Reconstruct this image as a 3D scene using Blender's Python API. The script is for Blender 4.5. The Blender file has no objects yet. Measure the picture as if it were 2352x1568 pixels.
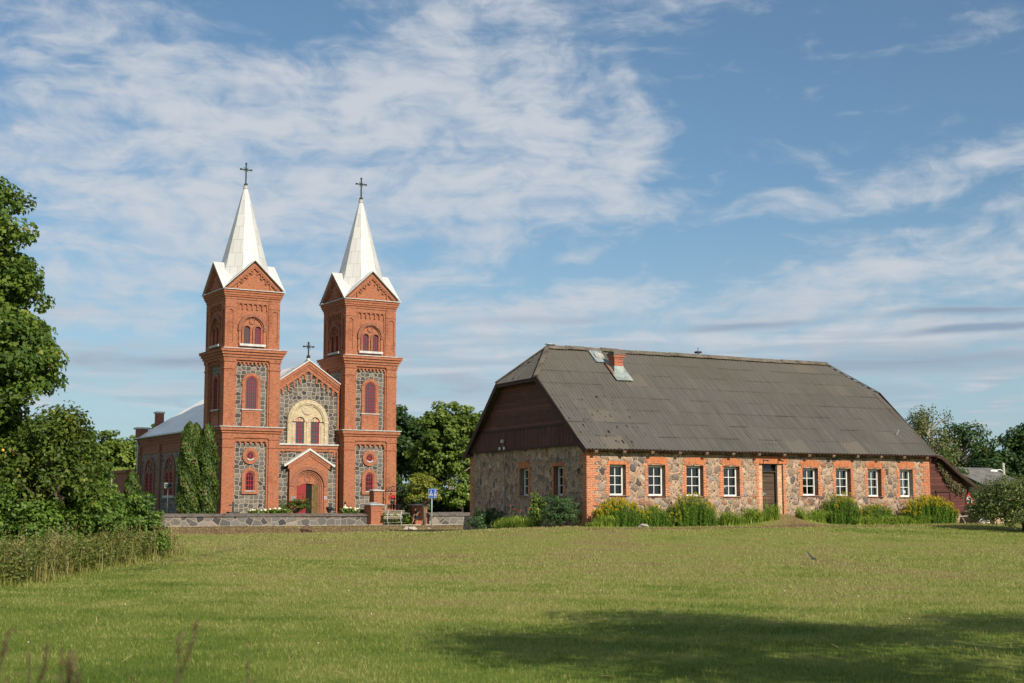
import bpy, bmesh, math, random
import numpy as np
from mathutils import Vector
from math import sin, cos, pi, radians, sqrt, atan2
SC = bpy.context.scene
COL = SC.collection
EZ = 1.6                      # eye height: heights measured from the eye are shifted by this
# ------------------------------------------------------------------ camera
TILT = radians(6.667)
cd = bpy.data.cameras.new('camera'); cam = bpy.data.objects.new('camera', cd); COL.objects.link(cam)
cd.sensor_width = 36; cd.lens = 50; cd.clip_start = 0.05; cd.clip_end = 9000
cam.location = (0, 0, EZ); cam.rotation_euler = (pi/2 + TILT, 0, 0)
cd.dof.use_dof = True; cd.dof.focus_distance = 85; cd.dof.aperture_fstop = 4.0
SC.camera = cam
SC.view_settings.view_transform = 'Standard'; SC.view_settings.look = 'None'
SC.view_settings.exposure = 0.5; SC.view_settings.gamma = 1.0; SC.view_settings.use_curve_mapping = False
# ------------------------------------------------------------------ node helper
class NB:
    def __init__(s, nt): s.nt = nt
    def n(s, t, ins=None, **pr):
        x = s.nt.nodes.new(t)
        for k, v in pr.items(): setattr(x, k, v)
        for k, v in (ins or {}).items():
            i = x.inputs[k]
            if isinstance(v, bpy.types.NodeSocket): s.nt.links.new(v, i)
            else: i.default_value = v
        return x
    def m(s, op, a, b=0.0, c=0.0, clamp=False):
        x = s.n('ShaderNodeMath', {0: a, 1: b, 2: c}, operation=op); x.use_clamp = clamp
        return x.outputs[0]
    def mix(s, f, a, b, mode='MIX'):
        x = s.n('ShaderNodeMix', {0: f, 6: a, 7: b}, data_type='RGBA', blend_type=mode, clamp_factor=True)
        return x.outputs[2]
    def rng(s, v, a, b, c=0.0, d=1.0, smooth=True):
        x = s.n('ShaderNodeMapRange', {0: v, 1: a, 2: b, 3: c, 4: d}, interpolation_type='SMOOTHSTEP' if smooth else 'LINEAR')
        return x.outputs[0]
    def ramp(s, f, stops, interp='LINEAR'):
        x = s.n('ShaderNodeValToRGB', {0: f}); r = x.color_ramp; r.interpolation = interp
        while len(r.elements) < len(stops): r.elements.new(0.5)
        for e, (p, c) in zip(r.elements, stops): e.position = p; e.color = (*c, 1)
        return x.outputs[0]
    def noise(s, vec, scale, detail=4, rough=.55, dist=0.0, dim='3D'):
        return s.n('ShaderNodeTexNoise', {'Vector': vec, 'Scale': scale, 'Detail': detail, 'Roughness': rough, 'Distortion': dist}, noise_dimensions=dim).outputs[0]
    def vm(s, op, a, b=(0, 0, 0)):
        return s.n('ShaderNodeVectorMath', {0: a, 1: b}, operation=op).outputs[0]
    def xyz(s, v):
        x = s.n('ShaderNodeSeparateXYZ', {0: v}); return x.outputs
    def comb(s, a, b, c=0.0): return s.n('ShaderNodeCombineXYZ', {0: a, 1: b, 2: c}).outputs[0]
def c4(c): return (c[0], c[1], c[2], 1)
# ------------------------------------------------------------------ world: sky with thin cloud sheets
SUN_EL = radians(32); SUN_AZ = radians(146)        # azimuth clockwise from +Y
W = bpy.data.worlds.new('World'); SC.world = W; W.use_nodes = True
W.node_tree.nodes.clear(); b = NB(W.node_tree)
sky = b.n('ShaderNodeTexSky', sky_type='NISHITA', sun_disc=False, sun_elevation=SUN_EL, sun_rotation=SUN_AZ, altitude=100, air_density=1.0, dust_density=0.6, ozone_density=2.2)
dirv = b.n('ShaderNodeTexCoord').outputs['Generated']
X, Y, Z = b.xyz(dirv)
PX = 3267.0                                        # angle unit: 1/3267 rad
az = b.m('MULTIPLY', b.m('ARCTAN2', X, Y), PX)
el = b.m('MULTIPLY', b.m('ARCTAN2', Z, b.m('SQRT', b.m('ADD', b.m('MULTIPLY', X, X), b.m('MULTIPLY', Y, Y)))), PX)
def pdir(x, y):                                    # a direction measured on the photograph -> azimuth, elevation in the same unit
    dx = (x-1176)/PX; dz = (784-y)/PX
    v = (dx, cos(TILT)-dz*sin(TILT), sin(TILT)+dz*cos(TILT))
    return atan2(v[0], v[1])*PX, atan2(v[2], sqrt(v[0]**2+v[1]**2))*PX
uv = b.comb(az, el)
warp = b.n('ShaderNodeTexNoise', {'Vector': b.vm('MULTIPLY', uv, (.0030, .0055, 1)), 'Scale': 1.0, 'Detail': 3.0, 'Roughness': .5}).outputs['Color']
wv = b.vm('MULTIPLY', b.vm('SUBTRACT', warp, (.5, .5, .5)), (260, 120, 0))
uvw = b.vm('ADD', uv, wv)
Uw, Vw, _ = b.xyz(uvw)
# cx, cy, rx, ry, tilt(deg, + = rises to the right), amount
BL = [(560, 300, 520, 200, 12, .95), (230, 230, 300, 220, 0, .50), (1150, 110, 300, 180, 22, .85), (1120, 330, 360, 120, -8, .8), (1000, 460, 420, 80, 6, .85),
      (420, 470, 560, 75, 2, .65), (1130, 530, 90, 45, 25, .5), (330, 640, 420, 46, 3, .60), (760, 610, 320, 42, 0, .45),
      (1380, 410, 90, 40, 15, .45), (1400, 240, 130, 110, 20, .30), (720, 60, 160, 65, -20, -.75), (60, 60, 260, 70, 0, .15), (1325, 584, 55, 13, 18, .62), (2050, 418, 420, 34, 8, .62), (2250, 370, 200, 42, 10, .40),
      (2020, 660, 560, 85, 8, .72), (2200, 600, 300, 50, 12, .45), (1500, 690, 500, 60, 4, .60), (1950, 778, 520, 24, -1, 1.2), (2250, 745, 260, 14, 0, .3), (1000, 700, 300, 60, 0, .45), (150, 700, 220, 18, 3, .45),
      (600, 840, 900, 80, 0, .75), (1500, 860, 1100, 80, 0, .80), (300, 760, 500, 22, 0, -.35), (1250, 620, 200, 30, 5, -.2), (1900, 180, 500, 160, 0, -.35), (1620, 570, 200, 70, 10, -.3), (1940, 230, 330, 40, -16, .28), (2150, 90, 260, 60, 10, .18)]
dens = None
for cx, cy, rx, ry, tl, am in BL:
    a0, e0 = pdir(cx, cy); ct, st = cos(radians(tl)), sin(radians(tl))
    dx = b.m('SUBTRACT', Uw, a0); dy = b.m('SUBTRACT', Vw, e0)
    p = b.m('ADD', b.m('MULTIPLY', dx, ct/rx), b.m('MULTIPLY', dy, st/rx)); q = b.m('SUBTRACT', b.m('MULTIPLY', dy, ct/ry), b.m('MULTIPLY', dx, st/ry))
    r2 = b.m('ADD', b.m('MULTIPLY', p, p), b.m('MULTIPLY', q, q))
    g = b.m('MULTIPLY', b.m('EXPONENT', b.m('MULTIPLY', r2, -1.0)), am)
    dens = g if dens is None else b.m('ADD', dens, g)
dens = b.m('MULTIPLY', b.m('SUBTRACT', 1.0, b.m('EXPONENT', b.m('MULTIPLY', dens, -1.15))), .92)
# outside the photographed part of the sky: plain scattered cloud
away = b.rng(b.m('ABSOLUTE', az), 1500, 2400, 0, .45)
high = b.rng(el, 1150, 1700, 0, .35)
dens = b.m('ADD', dens, b.m('MAXIMUM', away, high))
den2 = b.m('ADD', el, 150.0)
cpl = b.comb(b.m('DIVIDE', az, b.m('MAXIMUM', den2, 60)), b.m('LOGARITHM', b.m('MAXIMUM', den2, 60), 2.718))
cplw = b.vm('ADD', cpl, b.vm('MULTIPLY', b.vm('SUBTRACT', warp, (.5, .5, .5)), (.5, .35, 0)))
n1 = b.noise(b.vm('MULTIPLY', cplw, (1.0, 2.9, 1)), 2.3, 8, .56)
n2 = b.noise(b.vm('MULTIPLY', uvw, (.0080, .018, 1)), 1.0, 6, .56, .15)
n3 = b.noise(b.vm('MULTIPLY', uv, (.0022, .030, 1)), 1.0, 6, .55, .3)
nn = b.m('ADD', b.m('MULTIPLY', b.m('SUBTRACT', n1, .5), 1.9), b.m('MULTIPLY', b.m('SUBTRACT', n2, .5), 1.7))
n4 = b.noise(b.vm('MULTIPLY', uvw, (.030, .055, 1)), 1.0, 5, .6)
nn = b.m('ADD', nn, b.m('ADD', b.m('MULTIPLY', b.m('SUBTRACT', n3, .5), .6), b.m('MULTIPLY', b.m('SUBTRACT', n4, .5), .40)))
cov = b.rng(b.m('ADD', dens, nn), -.10, 1.12, 0, .93)
lowv = b.rng(el, 560, 200, 0, 1)                   # far cloud near the horizon is greyer
bright = b.rng(n3, .40, .62)
greyf = b.m('MULTIPLY', lowv, b.m('SUBTRACT', 1.0, bright))
ccol = b.mix(b.m('MULTIPLY', greyf, .85), (.425, .450, .486, 1), (.235, .283, .348, 1))
veil = b.rng(el, 800, 40, .06, .62)
SKY_S = 0.069
skyc = b.n('ShaderNodeVectorMath', {0: sky.outputs[0], 3: SKY_S}, operation='SCALE').outputs[0]
skyc = b.mix(1.0, skyc, (.76, .93, .98, 1), 'MULTIPLY')
GB = [(1700, 745, 200, 13, 2, .8), (2240, 718, 220, 13, 0, .9), (2260, 757, 200, 11, 2, .9), (2050, 835, 650, 34, 0, .7), (1250, 735, 380, 18, 3, .45), (350, 830, 520, 34, 0, .6), (1000, 905, 900, 30, 0, .45)]
gden = None
for cx, cy, rx, ry, tl, am in GB:
    a0, e0 = pdir(cx, cy); ct, st = cos(radians(tl)), sin(radians(tl))
    dx = b.m('SUBTRACT', b.m('ADD', b.m('MULTIPLY', Uw, .6), b.m('MULTIPLY', az, .4)), a0); dy = b.m('SUBTRACT', b.m('ADD', b.m('MULTIPLY', Vw, .35), b.m('MULTIPLY', el, .65)), e0)
    p = b.m('ADD', b.m('MULTIPLY', dx, ct/rx), b.m('MULTIPLY', dy, st/rx)); q = b.m('SUBTRACT', b.m('MULTIPLY', dy, ct/ry), b.m('MULTIPLY', dx, st/ry))
    g = b.m('MULTIPLY', b.m('EXPONENT', b.m('MULTIPLY', b.m('ADD', b.m('MULTIPLY', p, p), b.m('MULTIPLY', q, q)), -1.0)), am)
    gden = g if gden is None else b.m('ADD', gden, g)
gden = b.rng(b.m('ADD', gden, b.m('MULTIPLY', b.m('SUBTRACT', n3, .5), .9)), .18, .85, 0, .95)
ccol = b.mix(gden, ccol, (.195, .245, .325, 1)); cov = b.m('MAXIMUM', cov, b.m('MULTIPLY', gden, .9))
s1 = b.mix(veil, skyc, (.285, .375, .455, 1))
s2 = b.mix(cov, s1, ccol)
bg = b.n('ShaderNodeBackground', {0: s2, 1: 1.0})
b.nt.links.new(bg.outputs[0], b.n('ShaderNodeOutputWorld').inputs[0])
# ------------------------------------------------------------------ sun
TS = Vector((sin(SUN_AZ)*cos(SUN_EL), cos(SUN_AZ)*cos(SUN_EL), sin(SUN_EL)))
sl = bpy.data.lights.new('sun', 'SUN'); sl.energy = 4.1; sl.angle = radians(.5); sl.color = (1, .90, .74)
so = bpy.data.objects.new('sun', sl); COL.objects.link(so); so.rotation_euler = TS.to_track_quat('Z', 'Y').to_euler(); so.location = (40, -40, 60)
# ================================================================== object helpers
ZB = {}
def tag(o, label=None, cat=None, group=None, kind=None):
    if label: o['label'] = label
    if cat: o['category'] = cat
    if group: o['group'] = group
    if kind: o['kind'] = kind
    return o
def thing(name, label, cat, x=0, y=0, z=0, rz=0, group=None, shift=False):
    o = bpy.data.objects.new(name, None); COL.objects.link(o); o.empty_display_size = .3
    o.location = (x, y, z+EZ); o.rotation_euler = (0, 0, rz)
    ZB[o.name] = z if shift else 0.0
    return tag(o, label, cat, group)
def link(name, me, parent=None, mats=None):
    o = bpy.data.objects.new(name, me); COL.objects.link(o)
    for m in (mats or []): me.materials.append(m)
    if parent: o.parent = parent; ZB[o.name] = ZB.get(parent.name, 0.0)
    return o
def copy_tree(o, parent=None):
    c = o.copy(); COL.objects.link(c); c.parent = parent
    for ch in list(o.children): copy_tree(ch, c)
    return c
class MB:
    def __init__(s, T=None): s.v = []; s.f = []; s.mi = []; s.T = T; s.sm = []
    def add(s, pts):
        i = len(s.v)
        s.v += [s.T(*p) if s.T else tuple(p) for p in pts]; return i
    def face(s, pts, m=0, smooth=False):
        i = s.add(pts); s.f.append(list(range(i, i+len(pts)))); s.mi.append(m); s.sm.append(smooth)
    def hull8(s, P, m=0):
        i = s.add(P)
        for q in ((0, 3, 2, 1), (4, 5, 6, 7), (0, 1, 5, 4), (1, 2, 6, 5), (2, 3, 7, 6), (3, 0, 4, 7)):
            s.f.append([i+k for k in q]); s.mi.append(m); s.sm.append(False)
    def box(s, a0, a1, d0, d1, z0, z1, m=0):
        s.hull8([(a0, d0, z0), (a1, d0, z0), (a1, d1, z0), (a0, d1, z0), (a0, d0, z1), (a1, d0, z1), (a1, d1, z1), (a0, d1, z1)], m)
    def prism(s, pts, d0, d1, m=0):                # polygon in (a, z) pushed along d
        n = len(pts); i = s.add([(a, d0, z) for a, z in pts]+[(a, d1, z) for a, z in pts])
        s.f += [list(range(i, i+n)), list(range(i+n, i+2*n))]; s.mi += [m, m]; s.sm += [False, False]
        for k in range(n):
            l = (k+1) % n; s.f.append([i+k, i+l, i+n+l, i+n+k]); s.mi.append(m); s.sm.append(False)
    def ring(s, cx, cz, ri, ro, t0, t1, n, d0, d1, m=0, sx=1.0):
        for k in range(n):
            a, c = t0+(t1-t0)*k/n, t0+(t1-t0)*(k+1)/n
            s.prism([(cx+ri*cos(a)*sx, cz+ri*sin(a)), (cx+ro*cos(a)*sx, cz+ro*sin(a)), (cx+ro*cos(c)*sx, cz+ro*sin(c)), (cx+ri*cos(c)*sx, cz+ri*sin(c))], d0, d1, m)
    def bar(s, p, q, w, h=None, m=0):
        p, q = Vector(p), Vector(q); d = (q-p).normalized(); h = h or w
        up = Vector((0, 0, 1)) if abs(d.z) < .95 else Vector((0, 1, 0))
        r = d.cross(up).normalized()*w/2; u = r.cross(d).normalized()*h/2
        s.hull8([tuple(x) for x in (p-r-u, p+r-u, p+r+u, p-r+u, q-r-u, q+r-u, q+r+u, q-r+u)], m)
    def tube(s, path, rad, n=8, m=0, smooth=True, cap=True):
        rings = []; path = [Vector(p) for p in path]
        for k, p in enumerate(path):
            d = (path[min(k+1, len(path)-1)]-path[max(k-1, 0)]).normalized()
            up = Vector((0, 0, 1)) if abs(d.z) < .9 else Vector((1, 0, 0))
            r = d.cross(up).normalized(); u = r.cross(d)
            rr = rad[k] if hasattr(rad, '__len__') else rad
            rings.append(s.add([tuple(p+(r*cos(2*pi*j/n)+u*sin(2*pi*j/n))*rr) for j in range(n)]))
        for a, c in zip(rings, rings[1:]):
            for j in range(n):
                l = (j+1) % n; s.f.append([a+j, a+l, c+l, c+j]); s.mi.append(m); s.sm.append(smooth)
        if cap:
            for a in (rings[0], rings[-1]): s.f.append([a+j for j in range(n)]); s.mi.append(m); s.sm.append(False)
    def lathe(s, prof, cx=0, cy=0, n=16, m=0, smooth=True, ph=0.0):
        rings = [s.add([(cx+r*cos(2*pi*j/n+ph), cy+r*sin(2*pi*j/n+ph), z) for j in range(n)]) for r, z in prof]
        for a, c in zip(rings, rings[1:]):
            for j in range(n):
                l = (j+1) % n; s.f.append([a+j, a+l, c+l, c+j]); s.mi.append(m); s.sm.append(smooth)
        for a in (rings[0], rings[-1]): s.f.append([a+j for j in range(n)]); s.mi.append(m); s.sm.append(False)
    def build(s, name, mats, parent=None, recalc=True, uvs=True, off=None):
        me = bpy.data.meshes.new(name)
        zb = ZB.get(parent.name, 0.0) if parent else 0.0
        ox, oy, oz = off or (0, 0, 0)
        me.from_pydata([(x-ox, y-oy, z-zb-oz) for x, y, z in s.v], [], s.f)
        me.polygons.foreach_set('material_index', s.mi); me.polygons.foreach_set('use_smooth', s.sm)
        bm = bmesh.new(); bm.from_mesh(me)
        if recalc: bmesh.ops.recalc_face_normals(bm, faces=bm.faces)
        if uvs:
            L = bm.loops.layers.uv.new('UVMap')
            for f in bm.faces:
                nr = f.normal; t = Vector((-nr.y, nr.x, 0))
                if t.length < .02: t = Vector((1, 0, 0)); bb = Vector((0, 1, 0))
                else:
                    t.normalize(); bb = nr.cross(t)
                for l in f.loops:
                    co = l.vert.co; l[L].uv = (co.dot(t), co.dot(bb))
        bm.to_mesh(me); bm.free(); me.update()
        return link(name, me, parent, mats)
def raw_mesh(name, V, F, mats, parent=None, attrs=None, smooth=False, uv=None):
    """numpy vertices (n,3) and faces (m,k) all with the same k"""
    me = bpy.data.meshes.new(name); V = np.ascontiguousarray(V, np.float32); F = np.ascontiguousarray(F, np.int32)
    k = F.shape[1]
    me.vertices.add(len(V)); me.vertices.foreach_set('co', V.ravel())
    me.loops.add(F.size); me.loops.foreach_set('vertex_index', F.ravel())
    me.polygons.add(len(F)); me.polygons.foreach_set('loop_start', np.arange(0, F.size, k, dtype=np.int32)); me.polygons.foreach_set('loop_total', np.full(len(F), k, np.int32))
    if smooth: me.polygons.foreach_set('use_smooth', np.ones(len(F), bool))
    for an, av in (attrs or {}).items():
        a = me.attributes.new(an, 'FLOAT', 'POINT'); a.data.foreach_set('value', np.ascontiguousarray(av, np.float32))
    if uv is not None:
        l = me.uv_layers.new(name='UVMap'); l.data.foreach_set('uv', np.ascontiguousarray(uv[F.ravel()], np.float32).ravel())
    me.update(calc_edges=True)
    return link(name, me, parent, mats)
# ================================================================== materials
def mat(name):
    m = bpy.data.materials.new(name); m.use_nodes = True; m.node_tree.nodes.clear(); return m, NB(m.node_tree)
def finish(b, col, rough=.8, bump=None, bstr=.3, bdist=.02, metal=0.0, spec=.3, trans=None):
    ins = {'Base Color': col if isinstance(col, bpy.types.NodeSocket) else c4(col), 'Roughness': rough, 'Metallic': metal, 'Specular IOR Level': spec}
    if bump is not None: ins['Normal'] = b.n('ShaderNodeBump', {'Height': bump, 'Strength': bstr, 'Distance': bdist}).outputs[0]
    p = b.n('ShaderNodeBsdfPrincipled', ins); out = p.outputs[0]
    if trans is not None:
        tb = b.n('ShaderNodeBsdfTranslucent', {0: trans})
        out = b.n('ShaderNodeMixShader', {0: .35, 1: out, 2: tb.outputs[0]}).outputs[0]
    b.nt.links.new(out, b.n('ShaderNodeOutputMaterial').inputs[0])
def UVs(b): return b.n('ShaderNodeTexCoord').outputs['UV']
def OBJ(b): return b.n('ShaderNodeTexCoord').outputs['Object']
def M_plain(name, c, rough=.7, var=.25, scale=3.0, metal=0.0, spec=.3):
    m, b = mat(name); v = OBJ(b); n = b.noise(v, scale, 5, .6)
    dk = tuple(x*(1-var) for x in c); lt = tuple(min(1, x*(1+var*.6)) for x in c)
    finish(b, b.ramp(n, [(.3, dk), (.7, lt)]), rough, n, .15, .01, metal, spec); return m
def M_brick(name, c1, c2, mortar, vertical=False, bw=.25, rh=.077, pale=.35, ms=.010):
    m, b = mat(name); v = UVs(b)
    if vertical:
        x, y, z = b.xyz(v); v = b.comb(y, x)
    br = b.n('ShaderNodeTexBrick', {'Vector': v, 'Color1': c4(c1), 'Color2': c4(c2), 'Mortar': c4(mortar), 'Scale': 1.0, 'Mortar Size': ms, 'Mortar Smooth': .3, 'Bias': 0.0, 'Brick Width': bw, 'Row Height': rh})
    big = b.noise(v, .55, 5, .62); mid = b.noise(v, 3.2, 4, .65); fine = b.noise(v, 16, 3, .6)
    c = b.mix(b.rng(mid, .45, .75, 0, .55), br.outputs[0], c4((c1[0]*1.18, c1[1]*1.35, c1[2]*1.4)))
    c = b.mix(b.rng(big, .52, .72, 0, .5), c, c4((c2[0]*.62, c2[1]*.60, c2[2]*.62)))
    c = b.mix(b.rng(fine, .54, .74, 0, pale), c, (.46, .30, .20, 1))
    c = b.mix(b.rng(fine, .46, .26, 0, .6), c, (.085, .034, .022, 1))
    stk = b.noise(b.vm('MULTIPLY', v, (2.2, .22, 1)), 1.0, 4, .6); c = b.mix(b.rng(stk, .55, .75, 0, .5), c, c4((c2[0]*.45, c2[1]*.5, c2[2]*.6)))
    spk = b.noise(b.vm('MULTIPLY', v, (4.5, 9.5, 1)), 1.0, 2, .5); spk2 = b.noise(b.vm('MULTIPLY', v, (2.2, 1.6, 1)), 1.0, 3, .7)
    c = b.mix(b.rng(spk, .54, .72, 0, .55), c, c4((c1[0]*1.25, c1[1]*1.75, c1[2]*2.2)))
    c = b.mix(b.rng(spk, .46, .30, 0, .55), c, c4((c2[0]*.55, c2[1]*.52, c2[2]*.55)))
    c = b.mix(b.rng(spk2, .50, .70, 0, .45), c, c4((c1[0]*1.22, c1[1]*1.18, c1[2]*1.0)))
    h = b.m('ADD', b.m('MULTIPLY', br.outputs['Fac'], -1.0), b.m('MULTIPLY', fine, .4))
    finish(b, c, .88, h, .5, .012, spec=.2); return m
def M_dressed(name, mortar, sc=2.75, rnd=.58, tint=1.0, mw=.03):
    m, b = mat(name); v = UVs(b)
    w = b.n('ShaderNodeTexNoise', {'Vector': v, 'Scale': 5.0, 'Detail': 3.0}).outputs['Color']
    v2 = b.vm('ADD', b.vm('MULTIPLY', v, (.92, 1.08, 1)), b.vm('MULTIPLY', b.vm('SUBTRACT', w, (.5, .5, .5)), (.07, .07, 0)))
    f1 = b.n('ShaderNodeTexVoronoi', {'Vector': v2, 'Scale': sc, 'Randomness': rnd}, voronoi_dimensions='2D', feature='F1')
    ed = b.n('ShaderNodeTexVoronoi', {'Vector': v2, 'Scale': sc, 'Randomness': rnd}, voronoi_dimensions='2D', feature='DISTANCE_TO_EDGE').outputs['Distance']
    r, g, _ = b.xyz(f1.outputs['Color'])
    t = tint
    stone = b.ramp(r, [(0, (.040*t, .042*t, .046*t)), (.25, (.085*t, .083*t, .082*t)), (.5, (.15*t, .135*t, .12*t)), (.72, (.115*t, .115*t, .118*t)), (.88, (.22*t, .19*t, .16*t)), (1, (.06*t, .06*t, .068*t))])
    sp = b.noise(v, 30, 4, .7)
    stone = b.mix(b.rng(sp, .35, .70, 0, .55), stone, b.mix(1.0, stone, (1.7, 1.65, 1.55, 1), 'MULTIPLY'))
    k = b.rng(ed, mw, mw+.05)
    mn = b.noise(v, 9, 3)
    mc = b.mix(b.rng(mn, .35, .7, 0, .5), c4(mortar), c4(tuple(x*.6 for x in mortar)))
    c = b.mix(k, mc, stone)
    h = b.m('ADD', b.m('MULTIPLY', b.rng(ed, .02, .22), 1.0), b.m('MULTIPLY', sp, .25))
    finish(b, c, .85, h, .7, .04, spec=.25); return m
def M_field(name):
    m, b = mat(name); v = UVs(b)
    w = b.n('ShaderNodeTexNoise', {'Vector': v, 'Scale': 4.0, 'Detail': 3.0}).outputs['Color']
    v2 = b.vm('ADD', v, b.vm('MULTIPLY', b.vm('SUBTRACT', w, (.5, .5, .5)), (.14, .14, 0)))
    def vor(sc, rn=1.0):
        a = b.n('ShaderNodeTexVoronoi', {'Vector': v2, 'Scale': sc, 'Randomness': rn}, voronoi_dimensions='2D', feature='F1')
        e = b.n('ShaderNodeTexVoronoi', {'Vector': v2, 'Scale': sc, 'Randomness': rn}, voronoi_dimensions='2D', feature='DISTANCE_TO_EDGE')
        return b.xyz(a.outputs['Color']), e.outputs['Distance'], a.outputs['Distance']
    (r1, g1, b1), e1, d1 = vor(2.85, .88); (r2, g2, b2), e2, d2 = vor(8.5)
    big = [(0, (0.067, 0.059, 0.059)), (.10, (0.370, 0.265, 0.184)), (.24, (0.235, 0.162, 0.124)), (.36, (0.448, 0.335, 0.243)), (.47, (0.106, 0.097, 0.099)), (.57, (0.325, 0.232, 0.178)), (.68, (0.269, 0.135, 0.086)), (.78, (0.504, 0.389, 0.286)), (.88, (0.224, 0.205, 0.200)), (.95, (0.381, 0.270, 0.205)), (1, (0.134, 0.113, 0.103))]
    sm = [(0, (0.056, 0.049, 0.049)), (.3, (0.291, 0.194, 0.135)), (.5, (0.426, 0.302, 0.211)), (.7, (0.123, 0.108, 0.108)), (.85, (0.493, 0.367, 0.259)), (1, (0.291, 0.146, 0.086))]
    sp = b.noise(v, 28, 5, .7); lo = b.noise(v, .8, 4, .6)
    sb = b.ramp(r1, big); ss = b.ramp(r2, sm)
    sb = b.mix(b.rng(sp, .42, .68, 0, .35), sb, b.mix(1.0, sb, (1.45, 1.42, 1.35, 1), 'MULTIPLY'))
    thr = b.m('ADD', .040, b.m('MULTIPLY', g1, .075))
    isb = b.m('MULTIPLY', b.rng(b.m('SUBTRACT', e1, thr), 0, .03), b.m('GREATER_THAN', b1, .10))
    isb = b.m('MULTIPLY', isb, b.rng(d1, .60, .50))
    iss = b.rng(e2, .07, .13)
    mort = b.mix(b.rng(b.noise(v, 6, 4), .35, .65), (.60, .43, .30, 1), (.46, .315, .215, 1))
    c = b.mix(iss, mort, ss); c = b.mix(isb, c, sb)
    c = b.mix(b.rng(lo, .55, .75, 0, .15), c, (.20, .15, .11, 1))
    hb = b.m('MULTIPLY', isb, b.m('SQRT', b.m('MAXIMUM', b.m('SUBTRACT', e1, .04), 0.0)))
    h = b.m('ADD', b.m('MULTIPLY', hb, 2.2), b.m('ADD', b.m('MULTIPLY', iss, .35), b.m('MULTIPLY', sp, .2)))
    finish(b, c, .9, h, .85, .06, spec=.2); return m
def M_corr(name):
    m, b = mat(name); v = UVs(b); x, y, z = b.xyz(v)
    row = b.m('FLOOR', b.m('DIVIDE', y, 1.01)); colm = b.m('FLOOR', b.m('ADD', b.m('DIVIDE', x, 1.08), b.m('MULTIPLY', row, .37)))
    wn = b.n('ShaderNodeTexWhiteNoise', {'Vector': b.comb(colm, row)}, noise_dimensions='2D')
    base = b.ramp(wn.outputs['Value'], [(0, (0.084, 0.079, 0.070)), (.35, (0.092, 0.087, 0.078)), (.65, (0.089, 0.085, 0.081)), (.95, (0.098, 0.092, 0.082)), (1, (0.131, 0.114, 0.095))])
    st = b.noise(b.vm('MULTIPLY', v, (9, .45, 1)), 1.0, 7, .7)
    bigs = b.noise(v, .22, 5, .6); sp = b.noise(v, 15, 5, .8)
    c = b.mix(b.rng(st, .42, .66, 0, .6), base, (.135, .128, .113, 1))
    c = b.mix(b.rng(st, .44, .30, 0, .4), c, (.034, .032, .029, 1))
    c = b.mix(b.rng(bigs, .45, .7, 0, .5), c, (.068, .066, .055, 1))
    c = b.mix(b.rng(y, 3.0, 8.0, 0, .35), c, (.120, .104, .084, 1))
    c = b.mix(b.rng(sp, .58, .72, 0, .65), c, (.18, .175, .16, 1))
    c = b.mix(b.rng(sp, .38, .26, 0, .6), c, (.026, .023, .020, 1))
    lf = b.m('MULTIPLY', b.rng(x, 4.6, 2.2), b.rng(y, 5.5, 3.5)); hl = b.noise(b.vm('MULTIPLY', v, (5.0, 2.6, 1)), 1.0, 2, .5)
    c = b.mix(b.m('MULTIPLY', lf, b.rng(hl, .64, .67)), c, (.018, .012, .010, 1))
    ph = b.m('FRACT', b.m('DIVIDE', y, 1.01)); br_ = b.noise(b.vm('MULTIPLY', v, (2.5, .6, 1)), 1.0, 3, .6)
    c = b.mix(b.m('MULTIPLY', b.rng(ph, .035, .0, 0, .32), b.rng(br_, .4, .6)), c, (.03, .028, .025, 1))
    finish(b, c, .92, sp, .4, .01, spec=.15); return m
def M_planks(name, c, pitch=.14, vertical=False, worn=.55):
    m, b = mat(name); v = UVs(b)
    if vertical:
        x, y, z = b.xyz(v); v = b.comb(y, x)
    x, y, z = b.xyz(v); k = b.m('DIVIDE', y, pitch); fl = b.m('FLOOR', k); fr = b.m('FRACT', k)
    wn = b.n('ShaderNodeTexWhiteNoise', {'W': fl}, noise_dimensions='1D').outputs['Value']
    g = b.noise(b.vm('MULTIPLY', v, (1.1, 14, 1)), 1.0, 6, .65)
    cc = b.mix(b.m('MULTIPLY', wn, .7), c4(tuple(q*.8 for q in c)), c4(tuple(q*1.8 for q in c)))
    pt = b.noise(v, .9, 4, .6); cc = b.mix(b.rng(pt, .52, .72, 0, .55), cc, c4((c[0]*2.0, c[1]*1.9, c[2]*1.8)))
    cc = b.mix(b.rng(g, .50, .78, 0, worn), cc, c4((c[0]*2.6+.02, c[1]*2.6+.015, c[2]*2.6+.01)))
    gap = b.rng(b.m('ABSOLUTE', b.m('SUBTRACT', fr, .5)), .44, .5)
    cc = b.mix(b.m('MULTIPLY', gap, .75), cc, (.008, .006, .005, 1))
    finish(b, cc, .8, b.m('SUBTRACT', b.m('MULTIPLY', g, .3), gap), .5, .02, spec=.25); return m
def M_sheet(name, c, rough=.45, metal=.0, w=.62, h=1.1, line=.55):
    m, b = mat(name); v = UVs(b)
    br = b.n('ShaderNodeTexBrick', {'Vector': v, 'Color1': c4(c), 'Color2': c4(tuple(q*.87 for q in c)), 'Mortar': c4(tuple(q*line for q in c)), 'Scale': 1.0, 'Mortar Size': .016, 'Mortar Smooth': .5, 'Brick Width': w, 'Row Height': h})
    n = b.noise(v, 1.4, 5, .6)
    cc = b.mix(b.rng(n, .5, .75, 0, .25), br.outputs[0], c4(tuple(q*.72 for q in c)))
    finish(b, cc, rough, b.m('ADD', b.m('MULTIPLY', br.outputs['Fac'], .5), b.m('MULTIPLY', n, .6)), .25, .03, metal, .4); return m
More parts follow.
